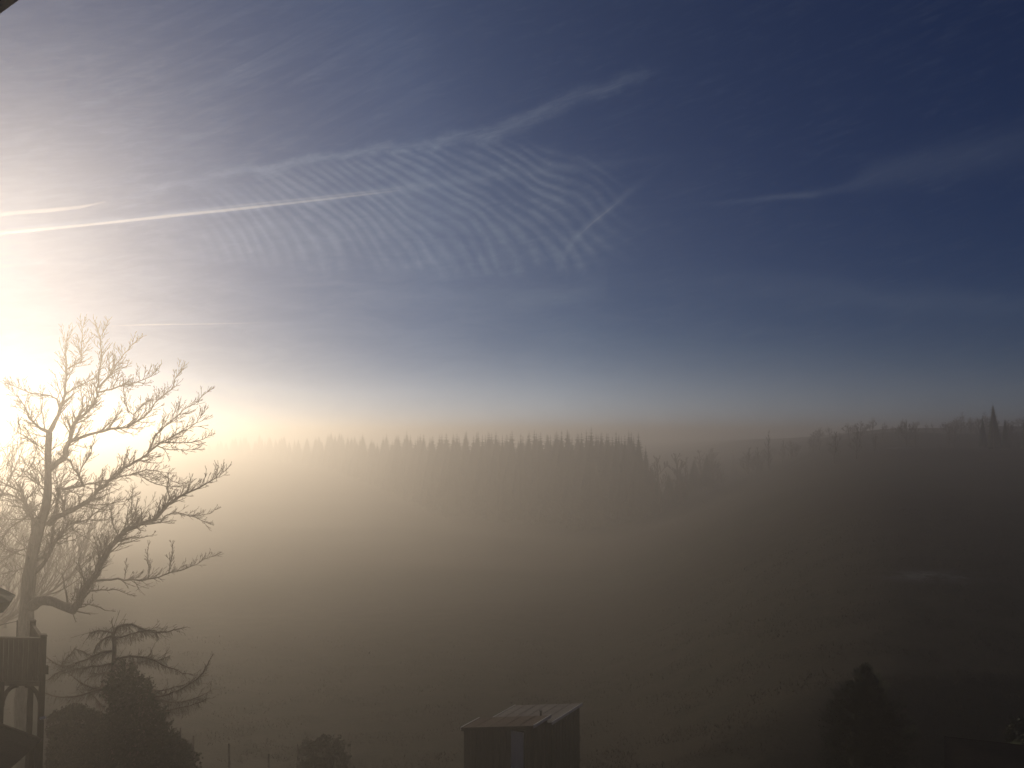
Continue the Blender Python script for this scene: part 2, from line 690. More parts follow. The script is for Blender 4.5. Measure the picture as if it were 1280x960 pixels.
def grow(mb, start, d, length, r0, level, rnd, up=0.25, minr=0.008, dens=1.0, sides=4, droop=0.0, spread=(0.4, 0.8)):
    """a crooked branch with side shoots, recursively"""
    seg = max(3, int(length / (0.34 if level else 0.16)))
    seg = min(seg, 9)
    pts, rad = [start.copy()], [r0]
    p = start.copy()
    d = d.normalized()
    for i in range(seg):
        d = (d + perp(d, rnd) * 0.12 + Vector((0, 0, up * 0.22)) - Vector((0, 0, droop * 0.3))).normalized()
        p = p + d * (length / seg)
        pts.append(p.copy())
        rad.append(max(minr * 0.7, r0 * (1 - 0.85 * (i + 1) / seg)))
    mb.tube(pts, rad, 3 if r0 < 0.025 else sides, cap=False)
    if level > 0:
        n = max(2, int(length * dens * (2.6 if level > 1 else 4.2)))
        for k in range(n):
            t = 0.18 + 0.80 * (k + rnd.random()) / n
            i = min(seg - 1, int(t * seg))
            q = pts[i].lerp(pts[i + 1], t * seg - i)
            dd = (pts[i + 1] - pts[i]).normalized()
            ang = rnd.uniform(*spread)
            nd = dd * math.cos(ang) + perp(dd, rnd) * math.sin(ang)
            ln = length * (1 - 0.6 * t) * rnd.uniform(0.38, 0.72)
            if ln < 0.12:
                continue
            grow(mb, q, nd, ln, max(minr, rad[i] * 0.55), level - 1, rnd, up, minr, dens, sides, droop, spread)
    return pts, rad


def clothe(mb, pts, rad, rnd, t0=0.25, every=0.4, lmax=2.0, level=2, up=0.5, minr=0.008, dens=1.0, droop=0.0, upbias=0.0, taper=0.55):
    """side shoots along a hand laid limb"""
    total = sum((b - a).length for a, b in zip(pts, pts[1:]))
    s, nxt = 0.0, total * t0
    for i in range(len(pts) - 1):
        L = (pts[i + 1] - pts[i]).length
        while nxt < s + L:
            t = (nxt - s) / L
            q = pts[i].lerp(pts[i + 1], t)
            dd = (pts[i + 1] - pts[i]).normalized()
            ang = rnd.uniform(0.4, 0.95)
            pv = perp(dd, rnd)
            if upbias:
                pv = (pv + Vector((0, 0, upbias))).normalized()
            nd = dd * math.cos(ang) + pv * math.sin(ang)
            g = nxt / total
            ln = lmax * rnd.uniform(0.35, 1.0) * (1 - taper * g)
            grow(mb, q, nd, ln, max(minr, min(rad[i] * 0.5, 0.045)), level, rnd, up, minr, dens, 4, droop)
            nxt += every * rnd.uniform(0.6, 1.4)
        s += L
    # the tip runs on into shoots
    dd = (pts[-1] - pts[-2]).normalized()
    for k in range(3):
        nd = (dd + perp(dd, rnd) * 0.4).normalized()
        grow(mb, pts[-1], nd, lmax * 0.5, max(minr, rad[-1] * 0.8), 1, rnd, up, minr, dens, 4, droop)


# ------------------------------------------------------------------ the big bare tree
def big_tree():
    rnd = random.Random(7)
    D0 = 45.0
    base = P(29, 925, D0)
    base.z = H(base.x, D0) - 0.3
    t = thing('bare_tree', base, 'tall leafless tree in front of the sun, rising beside the wooden balcony', 'tree')
    px2r = D0 / FPX / 2

    def z1(l): return [(x / 4.267, 400 + y / 4.267) for x, y in l]
    def z2(l): return [(x / 4.267, 600 + y / 4.267) for x, y in l]
    def z7(l): return [(x / 4.8, 560 + y / 4.8) for x, y in l]

    trunk_px = [(29, 925), (30, 850), (32, 790), (34, 750), (38, 710), (43, 680), (50, 656), (57, 635), (60, 610), (60, 587), (60, 564), (61.5, 541)]
    trunk_w = [21, 19, 17.5, 16, 14.5, 14, 13, 10.5, 9, 8.3, 7.8, 7]
    pts = [P(x, y, D0) for x, y in trunk_px]
    pts[0].z = base.z
    rad = [w * px2r for w in trunk_w]
    pts, rad = resample(pts, rad, 0.5)
    b = MB()
    b.tube(pts, [r * (1 + 0.05 * math.sin(i * 1.7)) for i, r in enumerate(rad)], 12)
    b.build('trunk', 'bark', t, smooth=True)
    # limbs: (pixel list, start width, end width, sideways slope, shoot length, spacing)
    limbs = [
        (z1([(262, 600), (300, 540), (318, 470), (345, 390), (358, 260), (350, 190), (352, 120)]), 6, 1.3, 0.10, 1.6, 0.34),
        (z1([(358, 262), (400, 240), (430, 222), (438, 150), (438, 60)]), 2.2, 0.9, -0.3, 1.3, 0.30),
        (z1([(262, 600), (200, 565), (152, 525), (135, 470), (110, 430), (82, 400)]), 4.2, 0.9, 0.4, 1.4, 0.34),
        (z1([(318, 470), (300, 425), (260, 405), (200, 395), (130, 378), (70, 350)]), 2.4, 0.7, -0.5, 1.2, 0.32),
        (z1([(240, 580), (232, 520), (222, 460), (226, 400)]), 1.6, 0.6, 0.5, 0.9, 0.3),
        (z1([(272, 790), (310, 760), (345, 735), (352, 690), (370, 640), (390, 570), (410, 530), (450, 508), (480, 480), (505, 430), (520, 400), (524, 300), (540, 200), (536, 90)]), 8.5, 1.0, -0.2, 1.7, 0.32),
        (z1([(526, 360), (560, 325), (590, 285), (625, 235), (660, 185), (705, 130)]), 3.0, 0.8, 0.4, 1.3, 0.26),
        (z1([(524, 385), (590, 370), (650, 352), (720, 335), (775, 315), (815, 290)]), 2.6, 0.7, -0.4, 1.3, 0.28),
        (z1([(348, 395), (400, 365), (450, 335), (500, 310)]), 2.2, 0.8, 0.4, 1.1, 0.3),
        (z1([(410, 530), (440, 490), (438, 440), (430, 380)]), 2.0, 0.7, 0.3, 1.0, 0.26),
        (z1([(372, 650), (410, 632), (470, 608), (550, 590), (620, 578), (680, 572), (720, 545), (765, 515), (805, 480), (830, 440), (870, 405), (910, 375), (950, 290)]), 4.6, 0.8, 0.25, 1.4, 0.28),
        (z1([(680, 572), (712, 545), (712, 510), (680, 480), (668, 440), (656, 365)]), 2.0, 0.7, -0.3, 0.9, 0.26),
        (z1([(712, 505), (740, 475), (790, 430), (830, 425)]), 1.5, 0.6, -0.4, 0.8, 0.26),
        (z2([(262, 235), (320, 190), (400, 150), (450, 128), (490, 95)]) + z1([(520, 905), (560, 880), (600, 845), (645, 805), (690, 772), (740, 742), (800, 700), (860, 655), (940, 612), (1000, 580), (1050, 545)]), 7.5, 0.8, -0.22, 1.5, 0.28),
        (z1([(790, 706), (815, 655), (835, 615), (880, 572), (930, 530), (985, 480), (1060, 430), (1085, 400)]), 3.0, 0.6, 0.3, 1.2, 0.28),
        (z1([(860, 655), (930, 658), (1000, 652), (1060, 640), (1110, 620)]), 1.8, 0.6, -0.4, 0.9, 0.28),
        (z1([(840, 672), (880, 690), (950, 692), (1050, 690)]), 1.6, 0.6, 0.5, 0.7, 0.3),
        (z2([(285, 205), (300, 150), (315, 90), (322, 40)]) + z1([(330, 900), (380, 892), (440, 880), (510, 868), (580, 850), (640, 830), (740, 825), (790, 852), (830, 872), (880, 882), (940, 888)]), 4.6, 0.7, 0.35, 1.4, 0.28),
        (z1([(700, 825), (780, 800), (850, 815), (900, 850), (950, 870)]), 1.8, 0.6, -0.4, 1.0, 0.26),
        (z1([(440, 880), (410, 820), (380, 760), (350, 735)]), 2.6, 1.6, -0.5, 0.9, 0.3),
        (z1([(430, 860), (430, 800), (470, 735), (500, 650), (510, 620)]), 2.0, 0.7, 0.4, 1.0, 0.28),
        (z2([(190, 430), (230, 410), (262, 385), (275, 320), (285, 240)]), 4.5, 3.2, 0.4, 0.9, 0.4),
        (z2([(180, 500), (220, 460), (262, 400), (285, 340), (330, 290), (372, 240), (430, 222), (470, 205), (520, 165), (590, 130), (660, 115)]), 6.0, 0.9, 0.32, 1.5, 0.28),
        (z2([(350, 215), (340, 150), (322, 80)]), 2.4, 1.6, 0.3, 0.8, 0.35),
        (z2([(380, 252), (430, 290), (500, 335)]), 1.3, 0.6, -0.3, 0.4, 0.4),
        (z2([(285, 335), (360, 332), (430, 300), (490, 265)]), 1.3, 0.6, 0.3, 0.5, 0.4),
        (z2([(470, 210), (560, 218), (620, 190), (665, 130)]), 1.2, 0.5, 0.3, 0.6, 0.3),
        # the great low limb sweeping out to the right
        (z2([(150, 680), (205, 645), (250, 636), (290, 648), (330, 672), (388, 694), (420, 650), (445, 600), (500, 525), (530, 465), (562, 408), (600, 350), (645, 292), (690, 258), (735, 238), (785, 222), (835, 200), (880, 150), (925, 108), (980, 75), (1060, 40), (1110, 20), (1150, -10)]), 15, 0.9, -0.30, 1.5, 0.27),
        (z2([(740, 240), (800, 238), (860, 222), (875, 190), (930, 175), (1000, 186), (1050, 200), (1085, 222)]), 2.6, 0.6, 0.4, 1.0, 0.26),
        (z2([(880, 150), (900, 90), (895, 40), (900, 0)]), 1.8, 0.7, 0.4, 0.9, 0.26),
        (z2([(1000, 186), (1060, 190), (1120, 180), (1145, 160)]), 1.0, 0.5, 0.2, 0.6, 0.26),
        (z2([(505, 538), (560, 533), (630, 528), (700, 533), (790, 530), (850, 518), (900, 498), (960, 480), (1020, 462), (1080, 432), (1130, 408)]), 3.4, 0.6, 0.35, 0.95, 0.24),
        (z2([(790, 528), (795, 460), (788, 400), (792, 350)]), 1.2, 0.5, 0.2, 0.5, 0.22),
        (z2([(900, 498), (912, 430), (918, 350)]), 1.2, 0.5, -0.2, 0.55, 0.2),
        (z2([(665, 528), (668, 480), (672, 440)]), 0.9, 0.4, 0.1, 0.4, 0.2),
        (z2([(470, 588), (540, 584), (610, 586), (660, 596), (702, 614)]), 2.2, 0.6, -0.3, 0.45, 0.3),
        (z2([(425, 662), (470, 662), (530, 680), (560, 692), (598, 698)]), 2.0, 0.7, 0.4, 0.3, 0.4),
        (z2([(372, 690), (388, 715), (402, 750)]), 2.4, 0.7, 0.2, 0.2, 0.6),
        (z2([(362, 668), (358, 620), (345, 570), (335, 515)]), 2.8, 1.6, 0.2, 0.35, 0.3),
        (z2([(385, 640), (395, 610), (400, 580)]), 1.6, 0.8, -0.2, 0.3, 0.3),
        (z2([(632, 300), (605, 250), (592, 205), (592, 170)]), 1.8, 0.6, -0.3, 0.7, 0.22),
        (z2([(700, 252), (708, 190), (700, 130), (705, 70)]), 1.6, 0.6, 0.3, 0.8, 0.22),
        (z2([(552, 420), (535, 370), (530, 330)]), 1.5, 0.6, 0.4, 0.8, 0.2),
        (z2([(490, 540), (455, 530), (425, 480)]), 1.3, 0.5, 0.3, 0.6, 0.24),
        (z2([(500, 530), (478, 480), (480, 420)]), 1.3, 0.5, -0.3, 0.5, 0.24),
        (z2([(628, 345), (680, 335), (730, 318), (810, 295)]), 1.5, 0.5, 0.3, 0.5, 0.26),
        (z2([(740, 240), (722, 190), (730, 130)]), 1.2, 0.5, -0.2, 0.6, 0.22),
        # limbs on the left side
        (z7([(208, 525), (195, 450), (188, 400), (165, 360), (145, 320), (128, 245)]), 6.5, 3.2, 0.3, 1.0, 0.32),
        (z7([(180, 390), (140, 420), (95, 448), (50, 490), (15, 545), (-20, 590)]), 4.0, 1.2, -0.3, 1.3, 0.3),
        (z7([(140, 325), (100, 300), (60, 285), (0, 282), (-50, 290)]), 2.6, 0.8, 0.4, 1.2, 0.28),
        (z7([(125, 262), (85, 250), (45, 222), (0, 190), (-40, 150)]), 2.4, 0.8, -0.4, 1.3, 0.26),
        (z7([(150, 310), (190, 285), (225, 240), (245, 195)]), 1.8, 0.7, 0.3, 0.9, 0.26),
        (z7([(190, 385), (215, 368), (250, 365)]), 1.8, 1.0, 0.3, 0.6, 0.3),
        (z7([(250, 330), (210, 350), (150, 362), (100, 350)]), 1.4, 0.6, -0.5, 0.9, 0.26),
        (z7([(262, 250), (225, 205), (180, 180), (120, 172)]), 1.5, 0.6, 0.4, 1.0, 0.26),
        (z7([(265, 190), (235, 140), (190, 110), (150, 95)]), 1.5, 0.6, 0.4, 1.0, 0.26),
        (z7([(165, 600), (110, 620), (50, 650), (0, 700), (-30, 720)]), 2.0, 0.7, -0.3, 1.0, 0.3),
        (z7([(150, 720), (100, 735), (40, 745), (-20, 770)]), 1.6, 0.6, 0.3, 0.9, 0.3),
        # middle thicket right of the trunk
        (z7([(300, 420), (350, 395), (400, 380), (470, 360), (530, 330)]), 3.2, 1.0, 0.5, 1.4, 0.26),
        (z7([(290, 380), (320, 330), (345, 270), (340, 200), (330, 150)]), 2.2, 0.8, 0.5, 1.1, 0.26),
        (z7([(395, 395), (380, 330), (360, 280)]), 1.8, 0.8, -0.4, 1.0, 0.24),
        (z7([(285, 100), (330, 95), (380, 70), (400, 50)]), 4.0, 2.0, 0.4, 0.8, 0.3),
    ]
    tw = MB()
    for px, w0, w1, sl, lmax, every in limbs:
        pts = []
        s = 0.0
        for i, (x, y) in enumerate(px):
            if i:
                s += math.hypot(x - px[i - 1][0], y - px[i - 1][1]) * D0 / FPX
            pts.append(P(x, y, D0 + sl * s * 1.6 * (1 if rnd.random() < 2 else 0)))
        n = len(pts)
        rad = [(w0 + (w1 - w0) * (i / (n - 1)) ** 0.7) * px2r for i in range(n)]
        pts, rad = resample(pts, rad, 0.3)
        for i in range(1, len(pts) - 1):
            pts[i] += Vector((rnd.uniform(-1, 1), rnd.uniform(-1, 1), rnd.uniform(-1, 1))) * 0.05
        lb = MB()
        rad = [q * (1 + 0.12 * rnd.uniform(-1, 1)) for q in rad]
        lb.tube(pts, rad, 7)
        lb.build('branch', 'bark', t, smooth=True)
        big = len(px) > 5
        clothe(tw, pts, rad, rnd, 0.2 if big else 0.08, every * 0.4, lmax * 1.22, 2, 0.5, 0.015, 1.6, upbias=0.3, taper=0.5)
    # thin shoots straight off the trunk
    tb = [P(x, y, D0) for x, y in trunk_px[4:]]
    for i in range(46):
        k = rnd.randrange(len(tb) - 1)
        q = tb[k].lerp(tb[k + 1], rnd.random())
        a = rnd.uniform(0, 6.28)
        grow(tw, q, Vector((math.cos(a), math.sin(a), rnd.uniform(0.0, 0.8))), rnd.uniform(0.8, 2.4), 0.024, 2, rnd, 0.5, 0.018, 1.25)
    tw.build('twigs', 'twig', t, kind='stuff')


# ------------------------------------------------------------------ other bare trees
def bare_tree_mesh(seed, h, spread, twig_r, levels=3, lean=0.0, n_limbs=14, limb=0.5, first=0.25, up=0.5):
    """returns (trunk MB, crown MB) in local coordinates, base at the origin"""
    rnd = random.Random(seed)
    tr, cr = MB(), MB()
    pts, rad = [], []
    p = Vector((0, 0, -0.4))
    d = Vector((lean, 0, 1)).normalized()
    n = 12
    for i in range(n + 1):
        pts.append(p.copy())
        rad.append(h * 0.018 * (1 - 0.93 * i / n) + twig_r * 0.5)
        d = (d + perp(d, rnd) * 0.07 + Vector((0, 0, 0.05))).normalized()
        p = p + d * (h / n)
    tr.tube(pts, rad, 8)
    for k in range(n_limbs):
        t = first + (0.97 - first) * (k + rnd.random() * 0.8) / n_limbs
        i = min(n - 1, int(t * n))
        q = pts[i].lerp(pts[i + 1], t * n - i)
        a = k * 2.4 + rnd.uniform(-0.5, 0.5)
        el = rnd.uniform(0.45, 0.95) * (0.7 + t * 0.6)
        nd = Vector((math.cos(a) * math.cos(el), math.sin(a) * math.cos(el), math.sin(el)))
        ln = h * limb * (1.05 - t) ** 0.7 * rnd.uniform(0.7, 1.1) * spread
        grow(cr, q, nd, ln, max(rad[i] * 0.5, twig_r), levels, rnd, up, twig_r, 0.6 if h > 10 else 1.0, 5)
    return tr, cr


def bare_tree_thing(name, loc, label, seed, h, spread, twig_r, group=None, **kw):
    twig_r *= 1.4
    t = thing(name, loc, label, 'tree', group)
    tr, cr = bare_tree_mesh(seed, h, spread, twig_r, **kw)
    for mb, nm, mt in ((tr, 'trunk', 'bark'), (cr, 'crown', 'twig')):
        o = bpy.data.objects.new(nm, mb.mesh(nm, mt))
        COL.objects.link(o)
        o.parent = t
    return t


# ------------------------------------------------------------------ the flat topped larch in the garden
def larch():
    rnd = random.Random(11)
    D0 = 30.0
    px2r = D0 / FPX / 2
    def z(l): return [(x / 4.267, 735 + y / 4.267) for x, y in l]
    b0 = P(142, 950, D0)
    base = Vector((b0.x, D0, H(b0.x, D0) - 0.2))
    t = thing('larch_tree', base, 'small flat-topped larch with drooping twiggy branches growing out of the dark bush', 'tree')
    tp = [base.copy()] + [P(x, y, D0) for x, y in z([(600, 950), (602, 820), (603, 700), (605, 600), (605, 500), (607, 400), (610, 300), (605, 240), (612, 210)])]
    wr = [9, 8.5, 7.5, 7, 6.6, 6.2, 5.6, 4.8, 3.6, 2]
    pts, rad = resample(tp, [w * px2r for w in wr], 0.3)
    for i in range(1, len(pts) - 1):
        pts[i] += Vector((rnd.uniform(-1, 1), rnd.uniform(-1, 1), 0)) * 0.02
    b = MB()
    b.tube(pts, rad, 9)
    b.build('trunk', 'larch_bark', t, smooth=True)
    limbs = [
        ([(606, 240), (625, 208), (660, 195), (705, 195), (745, 212), (790, 228), (840, 236), (890, 233), (930, 224), (965, 215), (1000, 207)], 4.5, 0.7, 0.2),
        ([(608, 262), (650, 262), (700, 245), (745, 232), (800, 225), (840, 230)], 3.5, 1.0, -0.3),
        ([(608, 235), (640, 200), (680, 190), (715, 200)], 2.6, 0.8, 0.6),
        ([(600, 240), (572, 232), (540, 228), (505, 232), (480, 245), (468, 268)], 3.0, 0.8, 0.3),
        ([(600, 255), (565, 265), (538, 285), (515, 310), (500, 345)], 3.2, 0.9, -0.4),
        ([(604, 215), (600, 195), (593, 172)], 1.5, 0.5, 0.1),
        ([(600, 335), (555, 340), (510, 358), (465, 378), (420, 395), (380, 412), (330, 415), (290, 398), (262, 378), (240, 360)], 4.0, 1.0, 0.2),
        ([(400, 405), (360, 425), (320, 445), (285, 465), (255, 492)], 2.4, 0.7, -0.3),
        ([(325, 415), (350, 385), (380, 350), (400, 320), (440, 340), (490, 362)], 1.3, 0.6, 0.2),
        ([(610, 380), (655, 372), (705, 362), (750, 368), (790, 372), (830, 388), (865, 410), (900, 425), (940, 432), (975, 455), (1022, 458)], 4.0, 0.8, -0.2),
        ([(785, 372), (805, 345), (812, 320)], 1.4, 0.5, 0.2),
        ([(830, 388), (880, 372), (910, 358)], 1.0, 0.5, -0.2),
        ([(602, 400), (550, 412), (495, 418), (440, 428), (385, 440), (330, 455)], 3.2, 0.9, 0.35),
        ([(606, 455), (560, 450), (520, 460), (480, 475), (450, 500)], 2.6, 0.8, -0.5),
        ([(612, 420), (660, 410), (710, 400), (760, 395), (800, 380)], 2.8, 0.8, 0.5),
        ([(602, 525), (550, 540), (500, 535), (460, 518), (425, 500), (400, 480), (378, 460)], 3.4, 1.0, 0.3),
        ([(602, 540), (545, 540), (490, 552), (435, 570), (380, 582), (330, 585), (280, 575), (225, 555)], 3.8, 1.0, -0.2),
        ([(470, 556), (500, 575), (530, 610), (560, 650)], 1.4, 0.5, 0.2),
        ([(612, 535), (690, 535), (760, 545), (820, 550), (860, 548), (900, 538), (940, 525), (975, 518), (1000, 508)], 3.0, 0.7, 0.3),
        ([(700, 560), (770, 580), (840, 580), (900, 565), (950, 545), (1000, 520), (1045, 490), (1080, 452), (1105, 410), (1125, 375), (1140, 350)], 3.0, 0.7, -0.15),
        ([(770, 575), (830, 590), (885, 605), (940, 608), (1000, 602), (1050, 585), (1095, 565), (1140, 535)], 2.6, 0.7, 0.25),
        ([(790, 640), (850, 655), (910, 652), (960, 640), (1010, 628), (1060, 610), (1100, 600)], 2.2, 0.7, -0.25),
        ([(600, 640), (660, 650), (720, 640), (790, 640)], 2.6, 1.8, 0.0),
        ([(608, 470), (660, 460), (700, 470), (740, 490)], 2.4, 0.7, 0.5),
        ([(600, 600), (570, 560), (540, 500)], 2.0, 0.7, 0.4),
        ([(850, 650), (870, 690), (850, 720)], 1.2, 0.5, 0.2),
    ]
    tw = MB()
    for l, w0, w1, sl in limbs:
        px = z(l)
        s = 0
        pts = []
        for i, (x, y) in enumerate(px):
            if i:
                s += math.hypot(x - px[i - 1][0], y - px[i - 1][1]) * D0 / FPX
            pts.append(P(x, y, D0 + sl * s * 1.5))
        n = len(pts)
        rad = [(w0 + (w1 - w0) * i / (n - 1)) * px2r * 0.8 for i in range(n)]
        pts, rad = resample(pts, rad, 0.15)
        for i in range(1, len(pts) - 1):
            pts[i] += Vector((rnd.uniform(-1, 1), rnd.uniform(-1, 1), rnd.uniform(-1, 1))) * 0.014
        lb = MB()
        lb.tube(pts, rad, 6)
        lb.build('branch', 'larch_bark', t, smooth=True)
        total = sum((b - a).length for a, b in zip(pts, pts[1:]))
        # hanging twigs and a woolly fringe of short shoots
        n = int(total * 68)
        for k in range(n):
            g = (k + rnd.random()) / n
            f = g * (len(pts) - 1)
            i = min(len(pts) - 2, int(f))
            q = pts[i].lerp(pts[i + 1], f - i)
            dd = (pts[i + 1] - pts[i]).normalized()
            tipthin = 1 - 0.75 * max(0.0, g - 0.62) / 0.38
            if rnd.random() > tipthin:
                continue
            if rnd.random() < 0.62:
                v = Vector((rnd.uniform(-.5, .5), rnd.uniform(-.5, .5), -1)) + dd * 0.5
                grow(tw, q, v, rnd.uniform(0.10, 0.42) * tipthin, 0.010, 1 if rnd.random() < 0.35 else 0, rnd, -0.4, 0.0085, 1.2)
            else:
                v = perp(dd, rnd) + dd * 0.8 + Vector((0, 0, 0.2))
                grow(tw, q, v, rnd.uniform(0.06, 0.26), 0.010, 0, rnd, 0.1, 0.0085)
        for k in range(int(total * 5)):
            f = rnd.random() * (len(pts) - 1)
            i = min(len(pts) - 2, int(f))
            dd = (pts[i + 1] - pts[i]).normalized()
            grow(tw, pts[i], perp(dd, rnd) * 0.8 + dd, rnd.uniform(0.25, 0.7), 0.011, 2, rnd, -0.15, 0.0085, 1.3)
    tw.build('twigs', 'twig', t, kind='stuff')


# ------------------------------------------------------------------ leaf masses


def leaf_cloud(mb, inside, lo, hi, n, size, rnd, shellf=None):
    """small leaf faces through a volume given by inside(p) -> 0..1 depth (0 surface)"""
    c = 0
    tries = 0
    while c < n and tries < n * 30:
        tries += 1
        p = Vector((rnd.uniform(lo[0], hi[0]), rnd.uniform(lo[1], hi[1]), rnd.uniform(lo[2], hi[2])))
        d = inside(p)
        if d < 0 or rnd.random() > math.exp(-d * 2.2):
            continue
        c += 1
        a = Vector((rnd.gauss(0, 1), rnd.gauss(0, 1), rnd.gauss(0.2, 1))).normalized()
        u = a.orthogonal().normalized()
        s = size * rnd.uniform(0.6, 1.3)
        w = a.cross(u)
        mb.quad(p - u * s * 0.4, p + a * s * 0.7 - w * s * 0.1, p + u * s * 0.4, p - a * s * 0.7)


def garden_bush():
    """dense evergreen bush at the foot of the larch"""
    rnd = random.Random(3)
    D0 = 29.2
    c = P(160, 940, D0)
    g = H(c.x, D0)
    t = thing('evergreen_bush', (c.x, D0, g), 'dense dark evergreen bush at the foot of the flat-topped larch', 'bush')
    outline = [(836, 6, 4), (843, 14, 14), (850, 22, 18), (862, 27, 22), (872, 22, 28), (885, 20, 36), (900, 20, 44), (915, 20, 50), (930, 21, 62), (945, 22, 72), (965, 23, 80), (1000, 25, 84)]
    # per height: left and right half widths (px) about x=160
    rows = []
    for y, l, r in outline:
        z = P(160, y, D0).z
        xl = P(160 - l, y, D0).x
        xr = P(160 + r, y, D0).x
        rows.append((z, xl, xr))
    rows.reverse()

    def prof(z):
        if z <= rows[0][0]:
            return rows[0][1:]
        for (a, l0, r0), (b, l1, r1) in zip(rows, rows[1:]):
            if z <= b:
                k = (z - a) / (b - a)
                return l0 + (l1 - l0) * k, r0 + (r1 - r0) * k
        return None

    def inside(p):
        q = prof(p.z)
        if q is None:
            return -1
        cx, hw = (q[0] + q[1]) / 2, (q[1] - q[0]) / 2
        r = math.hypot((p.x - cx) / hw, (p.y - D0) / (hw * 0.9 + 0.2))
        r += 0.42 * noise.noise(p * 1.5) + 0.3 * noise.noise(p * 4.5)
        return 1 - r
    b = MB()
    zt = rows[-1][0]
    leaf_cloud(b, inside, (rows[0][1] - .3, D0 - 1.6, g - 0.2), (rows[0][2] + .3, D0 + 1.6, zt), 26000, 0.085, rnd)
    for i in range(190):
        z = g + (zt - g) * rnd.uniform(0.45, 1.02)
        q_ = prof(min(z, zt - 0.01))
        a = rnd.random() * 6.283
        cx, hw = (q_[0] + q_[1]) / 2, (q_[1] - q_[0]) / 2
        p0 = Vector((cx + math.cos(a) * hw * 0.75, D0 + math.sin(a) * hw * 0.75, z))
        d = Vector((math.cos(a) * 0.7, math.sin(a) * 0.7, rnd.uniform(0.3, 1.2))).normalized()
        L = rnd.uniform(0.2, 0.55)
        b.tube([p0, p0 + d * L], [0.008, 0.003], 3)
        for m_ in range(12):
            c_ = p0 + d * (L * rnd.random() ** 0.8)
            av = (d + Vector((rnd.gauss(0, .8), rnd.gauss(0, .8), rnd.gauss(0, .8)))).normalized()
            u_ = av.orthogonal().normalized()
            b.quad(c_ - u_ * .028, c_ + av * .04, c_ + u_ * .028, c_ + av * .10)
    b.build('foliage', 'leaves', t, kind='stuff')
    st = MB()
    for k in range(9):
        a = k * 0.7
        p0 = Vector((c.x + 0.25 * math.cos(a), D0 + 0.25 * math.sin(a), g - 0.3))
        top = Vector((c.x + rnd.uniform(-.2, 0.9), D0 + rnd.uniform(-.5, .5), g + (zt - g) * rnd.uniform(0.5, 0.93)))
        st.tube([p0, p0.lerp(top, 0.5) + Vector((0, 0, 0.3)), top], [0.05, 0.035, 0.01], 6)
    st.build('stem', 'larch_bark', t)


